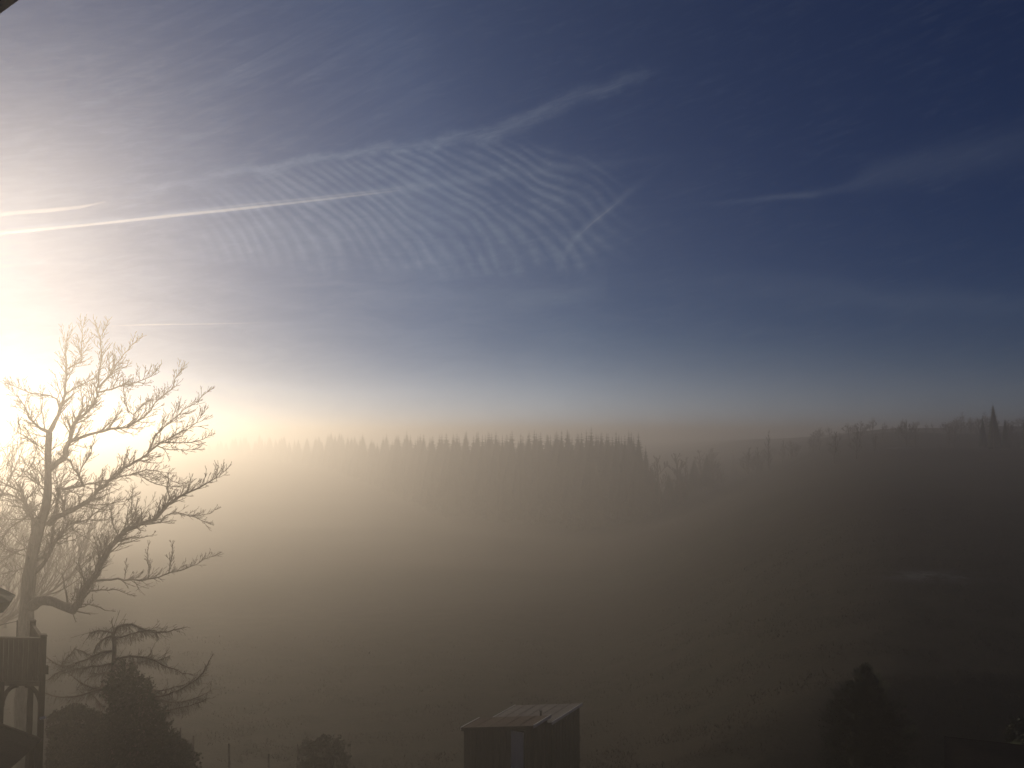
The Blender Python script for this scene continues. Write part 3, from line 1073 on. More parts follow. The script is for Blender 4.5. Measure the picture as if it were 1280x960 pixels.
def hedge(name, label, pts, thick, n, seed, leaf=0.07, cat='hedge', rag=0.0):
    """pts: (px, top py, D) along the hedge; stands on the ground"""
    rnd = random.Random(seed)
    top = [P(*p) for p in pts]
    mid = sum((q for q in top), Vector()) / len(top)
    t = thing(name, (mid.x, mid.y, H(mid.x, mid.y)), label, cat)
    seg = [(top[i + 1] - top[i]).length for i in range(len(top) - 1)]
    tot = sum(seg)
    b = MB()
    core = MB()
    for i in range(len(top) - 1):
        a, c = top[i], top[i + 1]
        dirv = Vector((c.x - a.x, c.y - a.y, 0)).normalized()
        nrm = Vector((-dirv.y, dirv.x, 0)) * (thick * 0.22)
        ga, gc = H(a.x, a.y) - 0.4, H(c.x, c.y) - 0.4
        core.hexa([(*(a - nrm).xy, ga), (*(c - nrm).xy, gc), (*(c + nrm).xy, gc), (*(a + nrm).xy, ga),
                   (*(a - nrm).xy, a.z - 0.45), (*(c - nrm).xy, c.z - 0.45), (*(c + nrm).xy, c.z - 0.45), (*(a + nrm).xy, a.z - 0.45)])
    c = 0
    while c < n:
        s = rnd.random() * tot
        i = 0
        while i < len(seg) - 1 and s > seg[i]:
            s -= seg[i]
            i += 1
        a, e = top[i], top[i + 1]
        q = a.lerp(e, s / seg[i])
        dirv = (e - a).normalized()
        nrm = Vector((-dirv.y, dirv.x, 0)).normalized()
        g = H(q.x, q.y) - 0.1
        hh = q.z - g
        th = rnd.uniform(-1, 1)
        tv = 1 - abs(rnd.gauss(0, 0.35)) if rnd.random() < 0.5 else rnd.random()
        side = rnd.choice((-1, 1))
        if rnd.random() < 0.45:
            th, tv = rnd.uniform(-1, 1), 1.0
        else:
            th = side
        w = thick * 0.5 * (1 - 0.25 * max(0, tv) ** 3)
        p = Vector((q.x, q.y, 0)) + nrm * (th * w)
        p.z = g + hh * max(0.0, tv)
        k = noise.noise(p * 1.3) * 0.20 + noise.noise(p * 4.5) * 0.14
        if rag and tv > 0.75:
            p.z += rag * (noise.noise(Vector((p.x * 2.2, p.y * 2.2, seed))) - 0.25 * abs(s / seg[i] - 0.5))
        p += Vector((0, 0, k if tv > 0.9 else 0)) + nrm * (k * side if abs(th) == 1 else 0)
        p += Vector((rnd.gauss(0, 1), rnd.gauss(0, 1), rnd.gauss(0, 1))) * 0.05
        av = Vector((rnd.gauss(0, 1), rnd.gauss(0, 1), rnd.gauss(0, 1))).normalized()
        u = av.orthogonal().normalized()
        sz = leaf * rnd.uniform(0.6, 1.3)
        b.quad(p - u * sz * 0.4, p + av * sz * 0.7, p + u * sz * 0.4, p - av * sz * 0.7)
        c += 1
    for i in range(int(tot * 9)):
        a0 = rnd.random() * tot
        j0 = 0
        while j0 < len(seg) - 1 and a0 > seg[j0]:
            a0 -= seg[j0]
            j0 += 1
        q = top[j0].lerp(top[j0 + 1], a0 / seg[j0]) + Vector((rnd.uniform(-.3, .3), rnd.uniform(-.3, .3), -0.15))
        L = rnd.uniform(0.1, 0.3 + rag * 0.5)
        d = Vector((rnd.uniform(-.5, .5), rnd.uniform(-.5, .5), 1)).normalized()
        b.tube([q, q + d * L + Vector((0, 0, 0.1))], [0.006, 0.003], 3)
        for m_ in range(7):
            c_ = q + d * (L * rnd.random() + 0.05)
            av = Vector((rnd.gauss(0, 1), rnd.gauss(0, 1), rnd.gauss(0, 1))).normalized()
            u_ = av.orthogonal().normalized()
            b.quad(c_ - u_ * leaf * .35, c_ + av * leaf * .6, c_ + u_ * leaf * .35, c_ - av * leaf * .6)
    core.build('inner_growth', 'needles', t)
    b.build('foliage', 'leaves', t, kind='stuff')
    return t


# ------------------------------------------------------------------ conifers
def spruce_mesh(seed, h, r, whorls, per, needles=5, jag=0.5, power=0.85, first=0.04):
    rnd = random.Random(seed)
    tr, cr = MB(), MB()
    tr.tube([Vector((0, 0, -0.5)), Vector((0, 0, h * 0.5)), Vector((0, 0, h))], [h * 0.014, h * 0.009, 0.02], 6)
    cr.tube([Vector((0, 0, h * first)), Vector((0, 0, h * 0.25)), Vector((0, 0, h * 0.93))], [r * 0.6, r * 0.5, 0.05], 9)
    for w in range(whorls):
        t = first + (1 - first) * (w + rnd.uniform(-0.3, 0.3)) / whorls
        t = min(max(t, first), 0.995)
        z = h * t
        L0 = r * (1 - t) ** power + 0.05
        n = per if t < 0.9 else 7
        a0 = rnd.random() * 6.28
        for k in range(n):
            a = a0 + 6.283 * k / n + rnd.uniform(-0.25, 0.25)
            L = L0 * rnd.uniform(1 - jag, 1.05)
            out = Vector((math.cos(a), math.sin(a), 0))
            side = Vector((-math.sin(a), math.cos(a), 0))
            dr = -0.35 + 0.75 * t
            p0 = Vector((0, 0, z))
            p1 = p0 + out * L * 0.55 + Vector((0, 0, L * (dr * 0.6)))
            p2 = p0 + out * L + Vector((0, 0, L * dr * 0.9 + L * 0.06))
            wd = L * 0.26 + 0.03 + 0.08 * min(1.0, (1 - t) * 4)
            # spine with pairs of drooping sprays
            for j in range(needles):
                g0 = (j + 0.2) / needles
                q = p0.lerp(p1, g0 * 2) if g0 < 0.5 else p1.lerp(p2, g0 * 2 - 1)
                l = wd * (1.5 - g0) * rnd.uniform(0.7, 1.3)
                f = out * l * 0.9
                for sgn in (-1, 1):
                    tip = q + f + side * sgn * l * 1.1 + Vector((0, 0, -l * rnd.uniform(0.25, 0.7)))
                    cr.tri(q - out * l * 0.25, q + out * l * 0.35, tip)
            cr.tri(p1 - side * wd * 0.3, p1 + side * wd * 0.3, p2 + out * 0.1)
            cr.tri(p0 - Vector((0, 0, 0.1)), p1 + side * 0.05, p1 - side * 0.05 - Vector((0, 0, wd * 0.6)))
    return tr, cr


def conifer(name, loc, label, seed, h, r, whorls, per, needles, group=None, **kw):
    t = thing(name, loc, label, 'tree', group)
    tr, cr = spruce_mesh(seed, h, r, whorls, per, needles, **kw)
    for mb, nm, mt in ((tr, 'trunk', 'larch_bark'), (cr, 'crown', 'needles')):
        o = bpy.data.objects.new(nm, mb.mesh(nm, mt))
        COL.objects.link(o)
        o.parent = t
    return t

# ================================================================== PLACE EVERYTHING
big_tree()
larch()
garden_bush()
hedge('clipped_hedge', 'clipped dark hedge with a sloping top between the balcony and the larch', [(68, 897, 31), (74, 891, 31), (90, 890, 31), (115, 896, 31), (145, 903, 31)], 1.2, 16000, 5)
hedge('low_hedge', 'low dark hedge running from the evergreen bush to the fence posts', [(190, 919, 31.5), (208, 924, 32), (222, 930, 32), (234, 937, 32)], 0.9, 8000, 6, rag=0.25)
hedge('rounded_shrub', 'low rounded dark shrub beside the last fence post', [(376, 938, 41), (392, 931, 41), (415, 932, 41.2), (432, 941, 41.5)], 1.5, 3600, 8, 0.09, 'bush', rag=0.9)

# bare trees fading into the fog behind the big one
bt = [(-62, 60, 19.5, 1.25, 'leafless tree at the left edge of the picture, faint in the sunlit fog', 21),
      (8, 82, 13.5, 1.1, 'hazy leafless tree close behind the trunk of the big bare tree', 22),
      (88, 95, 13.0, 1.05, 'faint leafless tree in the fog between the big tree and the larch', 23)]
for px, D, h, spd, lab, sd in bt:
    q = P(px, 700, D)
    bare_tree_thing('hazy_tree', (q.x, D, H(q.x, D)), lab, sd, h, spd, 0.012 * D / 45, 'bare trees in the fog behind the big tree', n_limbs=20, first=0.12, limb=0.55)


# ---- the spruce wood across the valley
def spruce_wood():
    rnd = random.Random(5)
    protos = []
    G = 'spruces of the wood across the valley'
    for i in range(5):
        c = conifer('spruce_tree', (0, 0, 0), '', 40 + i, 25.0, [5.4, 6.2, 4.8, 6.6, 5.7][i], 40, 11, 3, G, power=0.92, jag=0.35)
        protos.append(c)
    used = [False] * 5

    def put(px, top, D, variant, label, sc=1.0):
        q = P(px, top, D)
        g = H(q.x, D)
        h = max(9.0, q.z - g)
        k = h / 25.0
        scl = (k * sc, k * sc, k)
        if not used[variant]:
            used[variant] = True
            o = protos[variant]
            o.location = (q.x, D, g)
            o.rotation_euler = (0, 0, rnd.random() * 6)
            o.scale = scl
            o['label'] = label
        else:
            dup(protos[variant], (q.x, D, g), rnd.random() * 6.28, scl, label)

    # the named silhouettes at the right hand end of the wood
    edge = [(798, 540, 212, 0, 'last spruce at the right end of the wood, standing a little apart', 1.15),
            (781, 543, 214, 1, 'second spruce from the right end of the wood', 0.95),
            (770, 538, 216, 2, 'third spruce from the right end of the wood', 1.0),
            (739, 533, 218, 3, 'tallest spire above the middle of the wood top', 1.0),
            (807, 556, 215, 4, 'short spruce tucked against the last spruce of the wood', 0.9)]
    for e in edge:
        put(*e)
    common = 'spruce in the dense dark wood across the foggy valley'
    pts = [(760, 537), (751, 539), (745, 541), (733, 537), (727, 540), (715, 546), (709, 538), (702, 537), (694, 541), (688, 545),
           (676, 538), (668, 537), (660, 540), (651, 539), (640, 540), (628, 543), (620, 539), (612, 541), (603, 539), (592, 544), (583, 540), (574, 541), (566, 546)]
    for px, top, D_ in ((822, 596, 206), (836, 604, 212), (815, 580, 222), (850, 606, 220), (868, 600, 232), (884, 608, 228)):
        put(px, top, D_, rnd.randrange(5), 'low young spruce ' + {822: 'first', 836: 'second', 815: 'close in', 850: 'third', 868: 'fourth', 884: 'last'}[px] + ' in the dark strip right of the end of the wood', 1.5)
    ords = ['fourth', 'fifth', 'sixth', 'seventh', 'eighth', 'ninth', 'tenth', 'eleventh', 'twelfth', 'thirteenth', 'fourteenth', 'fifteenth',
            'sixteenth', 'seventeenth', 'eighteenth', 'nineteenth', 'twentieth', 'twenty-first', 'twenty-second', 'twenty-third', 'twenty-fourth', 'twenty-fifth', 'twenty-sixth']
    for (px, top), od in zip(pts, ords):
        common = od + ' spruce from the right end along the clear front edge of the wood'
        top += rnd.choice((-2, 0, 0, 2, 4))
        D = 216 + (790 - px) * 0.16 + rnd.uniform(-3, 3)
        put(px, top, D, rnd.randrange(5), common, rnd.uniform(0.95, 1.3))
    common = 'spruce of the left part of the wood, dissolving into the bright fog'
    # the receding edge to the left and the rows behind
    px = 560
    while px > 250:
        D = 216 + (790 - px) * 0.16 + (560 - px) * 0.95 + rnd.uniform(-4, 4)
        put(px, 542 + (560 - px) * 0.022 + rnd.choice((-3, -1, 0, 2, 4, 6, 9)) + rnd.uniform(-1, 1), D, rnd.randrange(5), common, rnd.uniform(1.2, 1.7))
        px -= rnd.uniform(6, 12)
    common = 'spruce in the rows behind the front edge of the wood'
    for row in range(1, 4):
        px = 795 - row * 3
        while px > 270:
            D = 216 + (790 - px) * 0.16 + max(0, 560 - px) * 0.95 + row * 9 + rnd.uniform(-3, 3)
            put(px, 542 + 3 * math.sin(px * 0.071) + max(0, 560 - px) * 0.022 + rnd.uniform(-4, 6), D, rnd.randrange(5), common, rnd.uniform(1.1, 1.5))
            px -= rnd.uniform(10, 17)


spruce_wood()


# ---- trees on the right hand hillside
def hillside():
    rnd = random.Random(9)
    G = 'leafless trees along the right hand hillside'
    pr = []
    for i in range(4):
        pr.append(bare_tree_thing('hillside_tree', (0, 0, 0), '', 60 + i, 12.0, [0.9, 0.6, 1.1, 0.8][i], 0.045, G, n_limbs=14, levels=2, first=0.15, up=0.7))
    used = [False] * 4

    def put(px, top, D, v, label, sc=1.0):
        q = P(px, top, D)
        g = H(q.x, D)
        h = max(1.5, q.z - g)
        k = h / 12.6
        if not used[v]:
            used[v] = True
            pr[v].location = (q.x, D, g)
            pr[v].scale = (k * sc, k * sc, k)
            pr[v]['label'] = label
        else:
            dup(pr[v], (q.x, D, g), rnd.random() * 6.28, (k * sc, k * sc, k), label)
    put(960, 533, 190, 1, 'tall slim leafless tree standing up from the right hillside', 0.8)
    put(978, 548, 192, 0, 'shorter leafless tree close beside the tall slim one', 0.8)
    put(948, 556, 196, 3, 'low leafless tree left of the tall slim one', 0.9)
    put(1035, 550, 185, 2, 'broad round leafless tree on the right hillside', 1.0)
    put(1020, 556, 188, 3, 'small leafless tree at the left shoulder of the broad round one', 1.0)
    put(1090, 520, 215, 2, 'faint leafless tree standing on the crest of the hill', 1.0)
    for k in range(55):
        px = rnd.uniform(820, 1330)
        common = 'leafless tree in the foggy belt along the ' + ('left' if px < 960 else 'middle' if px < 1130 else 'right') + ' part of the hill crest'
        D = rnd.uniform(195, 275)
        top = interp([(830, 563), (900, 562), (1000, 556), (1100, 540), (1200, 528), (1330, 517)], px) + rnd.uniform(-5, 7)
        q = P(px, top, D)
        q.z = min(q.z, 22.2)
        if q.z - H(q.x, D) < 1.6:
            continue
        top = 545 - (q.z - CAM_Z) / D * FPX
        put(px, top, D, rnd.randrange(4), common, rnd.uniform(1.0, 1.9))
    for k in range(90):
        px = rnd.uniform(870, 1330)
        D = rnd.uniform(190, 262)
        x = (px - 640) / FPX * D
        z = H(x, D) + rnd.uniform(1.6, 4.2)
        if z > 22.2:
            continue
        pz = 545 - (z - CAM_Z) / D * FPX
        put(px, pz, D, rnd.randrange(4), 'low leafless scrub on the ' + ('left' if px < 1020 else 'middle' if px < 1170 else 'right') + ' part of the hill crest', rnd.uniform(1.3, 2.4))
    for k in range(16):
        px = rnd.uniform(1040, 1300)
        D = rnd.uniform(130, 200)
        q = P(px, 600, D)
        g = H(q.x, D)
        dup(pr[rnd.randrange(4)], (q.x, D, g), rnd.random() * 6.28, rnd.uniform(0.25, 0.45), 'small leafless bush on the foggy slope of the right hill')
    g2 = 'spruces on the crest of the right hill'
    a = conifer('crest_spruce', (0, 0, 0), 'lone spruce breaking the crest of the hill near the right edge', 71, 14.0, 3.0, 26, 8, 3, g2)
    q = P(1241, 503, 150)
    g = H(q.x, 150)
    a.location = (q.x, 150, g)
    s = (q.z - g) / 14.0
    a.scale = (s * 1.1, s * 1.1, s)
    for px, top, D, lab in ((1283, 503, 148, 'spruce on the crest cut by the right edge of the picture'),
                            (1228, 519, 156, 'small spruce just left of the lone crest spruce'),
                            (1256, 522, 154, 'small spruce just right of the lone crest spruce')):
        q = P(px, top, D)
        g = H(q.x, D)
        s = max(0.3, (q.z - g) / 14.0)
        dup(a, (q.x, D, g), px * 0.7, (s, s, s), lab)


hillside()


# ---- dark garden conifer, lower right
def garden_conifer():
    rnd = random.Random(31)
    D = 30.0
    q = P(1082, 838, D)
    g = H(q.x, D)
    h = q.z - g
    t = thing('garden_conifer', (q.x, D, g), 'dense dark conifer in the garden, left of the dark shed roof', 'tree')
    tr, cr = MB(), MB()
    tr.tube([Vector((0, 0, -0.3)), Vector((0, 0, h * 0.95))], [0.12, 0.02], 8)

    def half(z):
        d = max(0.0, h - z)
        return 1.48 * (1 - math.exp(-d / 0.8)) * (0.45 + 0.55 * min(1.0, d / 0.9)) + 0.02
    boughs = []
    for i in range(330):
        k = rnd.random() ** 0.72
        boughs.append((k, rnd.random() * 6.283, rnd.uniform(0.62, 1.22)))
    for i in range(6600):
        k, a, reach = boughs[i % len(boughs)]
        g_ = rnd.random() ** 0.6
        k += rnd.gauss(0, 0.008) - 0.02 * (1 - g_)
        a += rnd.gauss(0, 0.10)
        z = h * min(k, 1.0) * 0.985 + 0.05
        rr = half(z) * reach * (0.45 + 0.58 * g_)
        out = Vector((math.cos(a), math.sin(a), 0))
        side = Vector((-out.y, out.x, 0))
        upv = 0.25 + 0.8 * k
        L = rnd.uniform(0.25, 0.5)
        tip = out * rr + Vector((0, 0, z + L * upv * 0.4))
        root = tip - (out + Vector((0, 0, upv))) * L
        # a feathery spray: spine plus side needles
        for j in range(6):
            g0 = j / 6
            p = root.lerp(tip, g0)
            l = 0.14 * (1.2 - g0) * rnd.uniform(0.7, 1.2)
            d = (tip - root).normalized()
            for s in (-1, 1):
                cr.tri(p, p + d * 0.05, p + d * l * 0.8 + side * s * l + Vector((0, 0, rnd.uniform(-.05, .05))))
        cr.tri(tip - side * 0.02, tip + side * 0.02, tip + (tip - root).normalized() * 0.16)
    core = MB()
    pts = [Vector((0, 0, h * i / 8)) for i in range(9)]
    core.tube(pts, [half(p.z) * 0.4 for p in pts], 10)
    for mb, nm, mt in ((tr, 'trunk', 'larch_bark'), (cr, 'crown', 'needles'), (core, 'inner_growth', 'needles')):
        o = bpy.data.objects.new(nm, mb.mesh(nm, mt))
        COL.objects.link(o)
        o.parent = t


garden_conifer()


# ---- the two sheds, parallel, turned 30 degrees
def shed(name, label, Df, pxf, pyf, w, d, rise, door_px=None, pipe=None, mat='felt', seed=1):
    """front right roof corner seen at (pxf,pyf) at distance Df; roof falls to the left"""
    u = Vector((-math.cos(R(30)), math.sin(R(30)), 0))       # from right to left along the front
    v = Vector((math.sin(R(30)), math.cos(R(30)), 0))         # front to back
    rf = P(pxf, pyf, Df)
    lf = rf + u * w - Vector((0, 0, rise))
    gz = min(H(rf.x, rf.y), H(lf.x, lf.y), H(*(rf + v * d).xy), H(*(lf + v * d).xy)) - 0.1
    t = thing(name, (rf.x, rf.y, gz), label, 'shed')
    up = Vector((0, 0, 1))
    ov, th = 0.14, 0.07
    s = (lf - rf) / w                                         # slope vector along the roof
    rb, lb = rf + v * d, lf + v * d
    b = MB()
    dn = up * th
    b.hexa([rf - dn, rb - dn, lb - dn, lf - dn, rf, rb, lb, lf])
    roof = b.build('roof', mat, t)
    # verge trims, the pale metal strips along both sloping ends
    for nm, a, c in (('trim', rf, rb), ('trim', lf, lb)):
        e = MB()
        o = (rf - lf).normalized() * (0.025 if a is rf else -0.025)
        e.hexa([a + o - dn * 1.5, c + o - dn * 1.5, c - o * 0.2 - dn * 1.5, a - o * 0.2 - dn * 1.5,
                a + o + up * 0.025, c + o + up * 0.025, c - o * 0.9 + up * 0.025, a - o * 0.9 + up * 0.025])
        sub(e, nm, 'metal', roof)
    e = MB()
    f = -v * 0.022
    e.hexa([rf + f - dn * 2.0 + s * 0.03, lf + f - dn * 2.0 - s * 0.03, lf - v * 0.002 - dn * 2.0 - s * 0.03, rf - v * 0.002 - dn * 2.0 + s * 0.03,
            rf + f + s * 0.03, lf + f - s * 0.03, lf - v * 0.002 - s * 0.03, rf - v * 0.002 + s * 0.03])
    sub(e, 'fascia', 'dark_wood', roof)
    # roofing sheets' standing seams
    n = int(w / 0.6)
    for k in range(1, n):
        a = rf + s * (w * k / n)
        e = MB()
        e.box(a.lerp(a + v * d, 0.5) + up * 0.008, 0.02, d - 0.05, 0.012, Matrix.Rotation(-R(30), 3, 'Z'))
        sub(e, 'seam', mat, roof)
    # walls of upright boards
    def wall(a, c, za, zc, gap=None):
        L = (c - a).length
        m = max(3, int(L / 0.14))
        dirv = (c - a).normalized()
        nr = Vector((dirv.y, -dirv.x, 0))
        for k in range(m):
            x0, x1 = L * k / m + 0.006, L * (k + 1) / m - 0.006
            if gap and x0 > gap[0] - 0.05 and x1 < gap[1] + 0.05:
                continue
            t0, t1 = x0 / L, x1 / L
            p0, p1 = a + dirv * x0, a + dirv * x1
            h0, h1 = za + (zc - za) * t0, za + (zc - za) * t1
            off = nr * (0.012 * ((k % 2) * 2 - 1))
            e = MB()
            e.hexa([(*(p0 + off - nr * .012).xy, gz), (*(p1 + off - nr * .012).xy, gz), (*(p1 + off + nr * .012).xy, gz), (*(p0 + off + nr * .012).xy, gz),
                    (*(p0 + off - nr * .012).xy, h0), (*(p1 + off - nr * .012).xy, h1), (*(p1 + off + nr * .012).xy, h1), (*(p0 + off + nr * .012).xy, h0)])
            e.build('board', 'wood', t)
    flat = lambda q: Vector((q.x, q.y, 0))
    A = flat(rf + u * ov + v * ov)
    B = flat(lf - u * ov + v * ov)
    C = flat(lb - u * ov - v * ov)
    Dd = flat(rb + u * ov - v * ov)
    zt = lambda p: rf.z - rise * ((p - flat(rf)).dot(u)) / w - th - 0.01
    gap = None
    if door_px:
        gap = door_px
    wall(B, A, zt(B), zt(A), gap)
    wall(A, Dd, zt(A), zt(Dd))
    wall(Dd, C, zt(Dd), zt(C))
    wall(C, B, zt(C), zt(B))
    if gap:
        dirv = (A - B).normalized()
        nr = Vector((dirv.y, -dirv.x, 0))
        x0, x1 = gap
        zz = min(zt(B + dirv * x0), zt(B + dirv * x1)) - 0.12
        dm = MB()
        p0, p1 = B + dirv * (x0 + .05), B + dirv * (x1 - .05)
        dm.hexa([(*(p0 + nr * .03).xy, gz + .05), (*(p1 + nr * .03).xy, gz + .05), (*(p1 - nr * .01).xy, gz + .05), (*(p0 - nr * .01).xy, gz + .05),
                 (*(p0 + nr * .03).xy, zz), (*(p1 + nr * .03).xy, zz), (*(p1 - nr * .01).xy, zz), (*(p0 - nr * .01).xy, zz)])
        door = dm.build('door', 'door', t, label='pale grey door in the front wall of the shed')
        hm = MB()
        hm.box(p1 - dirv * 0.09 + nr * 0.06 + up * (gz + (zz - gz) * 0.5), 0.1, 0.04, 0.03)
        sub(hm, 'handle', 'dark_metal', door)
        fm = MB()
        for x in (x0, x1):
            q = B + dirv * x
            fm.box(q + up * ((gz + zz) / 2 + .03), 0.06, 0.07, zz - gz, Matrix.Rotation(-R(30), 3, 'Z'))
        fm.box(B + dirv * (x0 + x1) / 2 + up * (zz + 0.062), x1 - x0 + 0.06, 0.07, 0.06, Matrix.Rotation(-R(30), 3, 'Z'))
        fm.build('door_frame', 'dark_wood', t)
    cm = MB()
    for q in (A, B, C, Dd):
        zq = zt(q)
        cm = MB()
        cm.box(q + up * ((gz + zq) / 2), 0.09, 0.09, zq - gz, Matrix.Rotation(-R(30), 3, 'Z'))
        cm.build('corner_post', 'dark_wood', t)
    if pipe:
        a, c = pipe
        q = rf + s * a + v * c
        pm = MB()
        pm.tube([q - up * 0.1, q + up * 0.36], [0.05, 0.05], 10)
        pm.tube([q + up * 0.362, q + up * 0.40], [0.075, 0.07], 10)
        pm.build('flue_pipe', 'dark_metal', t)
    return t


shed('front_shed', 'nearer small shed with brown felt roof, pale metal edges and a grey door', 36.0, 667, 907, 3.59, 1.5, 0.68, door_px=(2.25, 2.95), seed=1)
shed('rear_shed', 'further shed with a pale grey pitched roof and a short flue pipe', 38.5, 690, 903, 3.65, 3.11, 0.65, pipe=(0.85, 0.55), mat='felt_grey', seed=2)


# ---- fence of thin leaning posts with wire
def fence():
    spec = [(226, 909, 41.5, -2.5, 41.5), (242, 919, 38.5, 1.0, 38.5), (286, 929, 40.5, 1.5, 40.5), (336, 942, 39.2, 0.5, 39.2), (372.5, 930, 41.0, 0, 41.0)]
    c = P(286, 940, 40.5)
    t = thing('wire_fence', (c.x, 40.5, H(c.x, 40.5)), 'wire fence of five thin weathered posts in the meadow between low hedge and rounded shrub', 'fence')
    tops = []
    for px, top, D, lean, _ in spec:
        q = P(px, top, D)
        g = H(q.x, D) - 0.2
        base = Vector((q.x - math.tan(R(-lean)) * (q.z - g), D, g))
        b = MB()
        n = 5
        pts = [base.lerp(q, i / n) + Vector((0.008 * math.sin(i * 2 + px), 0.008 * math.cos(i * 3), 0)) for i in range(n + 1)]
        b.tube(pts, [0.062, 0.06, 0.055, 0.052, 0.05, 0.042], 8)
        b.build('post', 'post', t, smooth=False)
        tops.append((base, q))
    order = [0, 1, 2, 3, 4]
    for lvl in (0.25, 0.55, 0.85):
        b = MB()
        pts = []
        for a, c2 in zip(order, order[1:]):
            def at(i):
                bs, q = tops[i]
                h = bs.z + 0.2 + 0.95 * lvl
                k = (h - bs.z) / (q.z - bs.z)
                return bs.lerp(q, k)
            pa, pc = at(a), at(c2)
            for i in range(6):
                r = i / 6
                pts.append(pa.lerp(pc, r) - Vector((0, 0.05, 0.05 * math.sin(r * math.pi))))
        pts.append(pc)
        b.tube(pts, [0.0035] * len(pts), 4)
        b.build('wire', 'dark_metal', t)


fence()


# ---- wooden balcony, lower left
def balcony():
    D = 22.0
    o = P(50, 850, D)
    t = thing('wooden_balcony', (o.x, D, H(o.x, D)), 'dark boarded wooden balcony on braced posts at the lower left edge', 'balcony')
    xr = P(54, 850, D).x
    xl = xr - 4.6
    ztop = P(30, 797, D).z
    zbot = P(30, 851, D).z
    depth = 1.7
    vx = -0.72                                   # the end wall runs back and away to the left

    def at(x, t_, z):
        """x along the front, t_ metres back"""
        return Vector((x + vx * t_, D + t_ + 0.06 * (xr - x), z))

    def slab(x0, x1, t0, t1, z0, z1):
        b = MB()
        b.hexa([at(x0, t0, z0), at(x1, t0, z0), at(x1, t1, z0), at(x0, t1, z0),
                at(x0, t0, z1), at(x1, t0, z1), at(x1, t1, z1), at(x0, t1, z1)])
        return b
    n = 34
    for k in range(n):
        x0 = xl + (xr - 0.15 - xl) * k / n
        x1 = xl + (xr - 0.15 - xl) * (k + 1) / n - 0.008
        dz = 0.004 * math.sin(k * 5.1)
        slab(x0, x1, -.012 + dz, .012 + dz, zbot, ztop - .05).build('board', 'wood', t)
    for k in range(11):
        y0 = 0.08 + (depth - .16) * k / 11
        y1 = 0.08 + (depth - .16) * (k + 1) / 11 - 0.008
        slab(xr - .07, xr - .045, y0, y1, zbot, ztop - .05).build('board', 'wood', t)
    for z, hh in ((ztop - 0.022, 0.045), (zbot - 0.062, 0.12)):
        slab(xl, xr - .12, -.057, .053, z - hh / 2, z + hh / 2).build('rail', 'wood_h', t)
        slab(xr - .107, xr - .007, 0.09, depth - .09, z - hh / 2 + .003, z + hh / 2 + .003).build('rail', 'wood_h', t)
    for k in range(12):
        y0 = 0.06 + (depth - .1) * k / 12
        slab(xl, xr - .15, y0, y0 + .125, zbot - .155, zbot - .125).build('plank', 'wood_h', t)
    gz = H(xr, D) - 0.3
    x2 = P(2, 850, D).x
    for x in (xr, x2, x2 - 1.9):
        for ty in (0, depth):
            top = ztop + 0.05 if x == xr else zbot - 0.03
            wd = 0.15 if x == xr else 0.13
            p = slab(x - 0.03 - wd / 2, x - 0.03 + wd / 2, ty - .07, ty + .07, gz, top).build('post', 'dark_wood', t)
            if x == xr:
                c = slab(x - .115, x + .055, ty - .085, ty + .085, top + .003, top + .035)
                sub(c, 'cap', 'post', p)
            for sgn in (-1, 1):
                if x == xr and sgn > 0:
                    continue
                br = MB()
                pts = []
                for i in range(7):
                    k = i / 6
                    pts.append(at(x - 0.03 + sgn * (0.03 + 0.40 * (1 - math.cos(k * math.pi / 2))), ty, zbot - 0.66 + 0.54 * math.sin(k * math.pi / 2)))
                br.tube(pts, [0.055] * 7, 4)
                br.build('brace', 'dark_wood', t)
    z = P(53, 837, D).z
    slab(xr + 0.048, xr + 0.12, -.06, .06, z - .1, z + .1).build('bracket', 'dark_wood', t)
    return xr, D, zbot, ztop, gz


bx, byn, bzb, bzt, bgz = balcony()


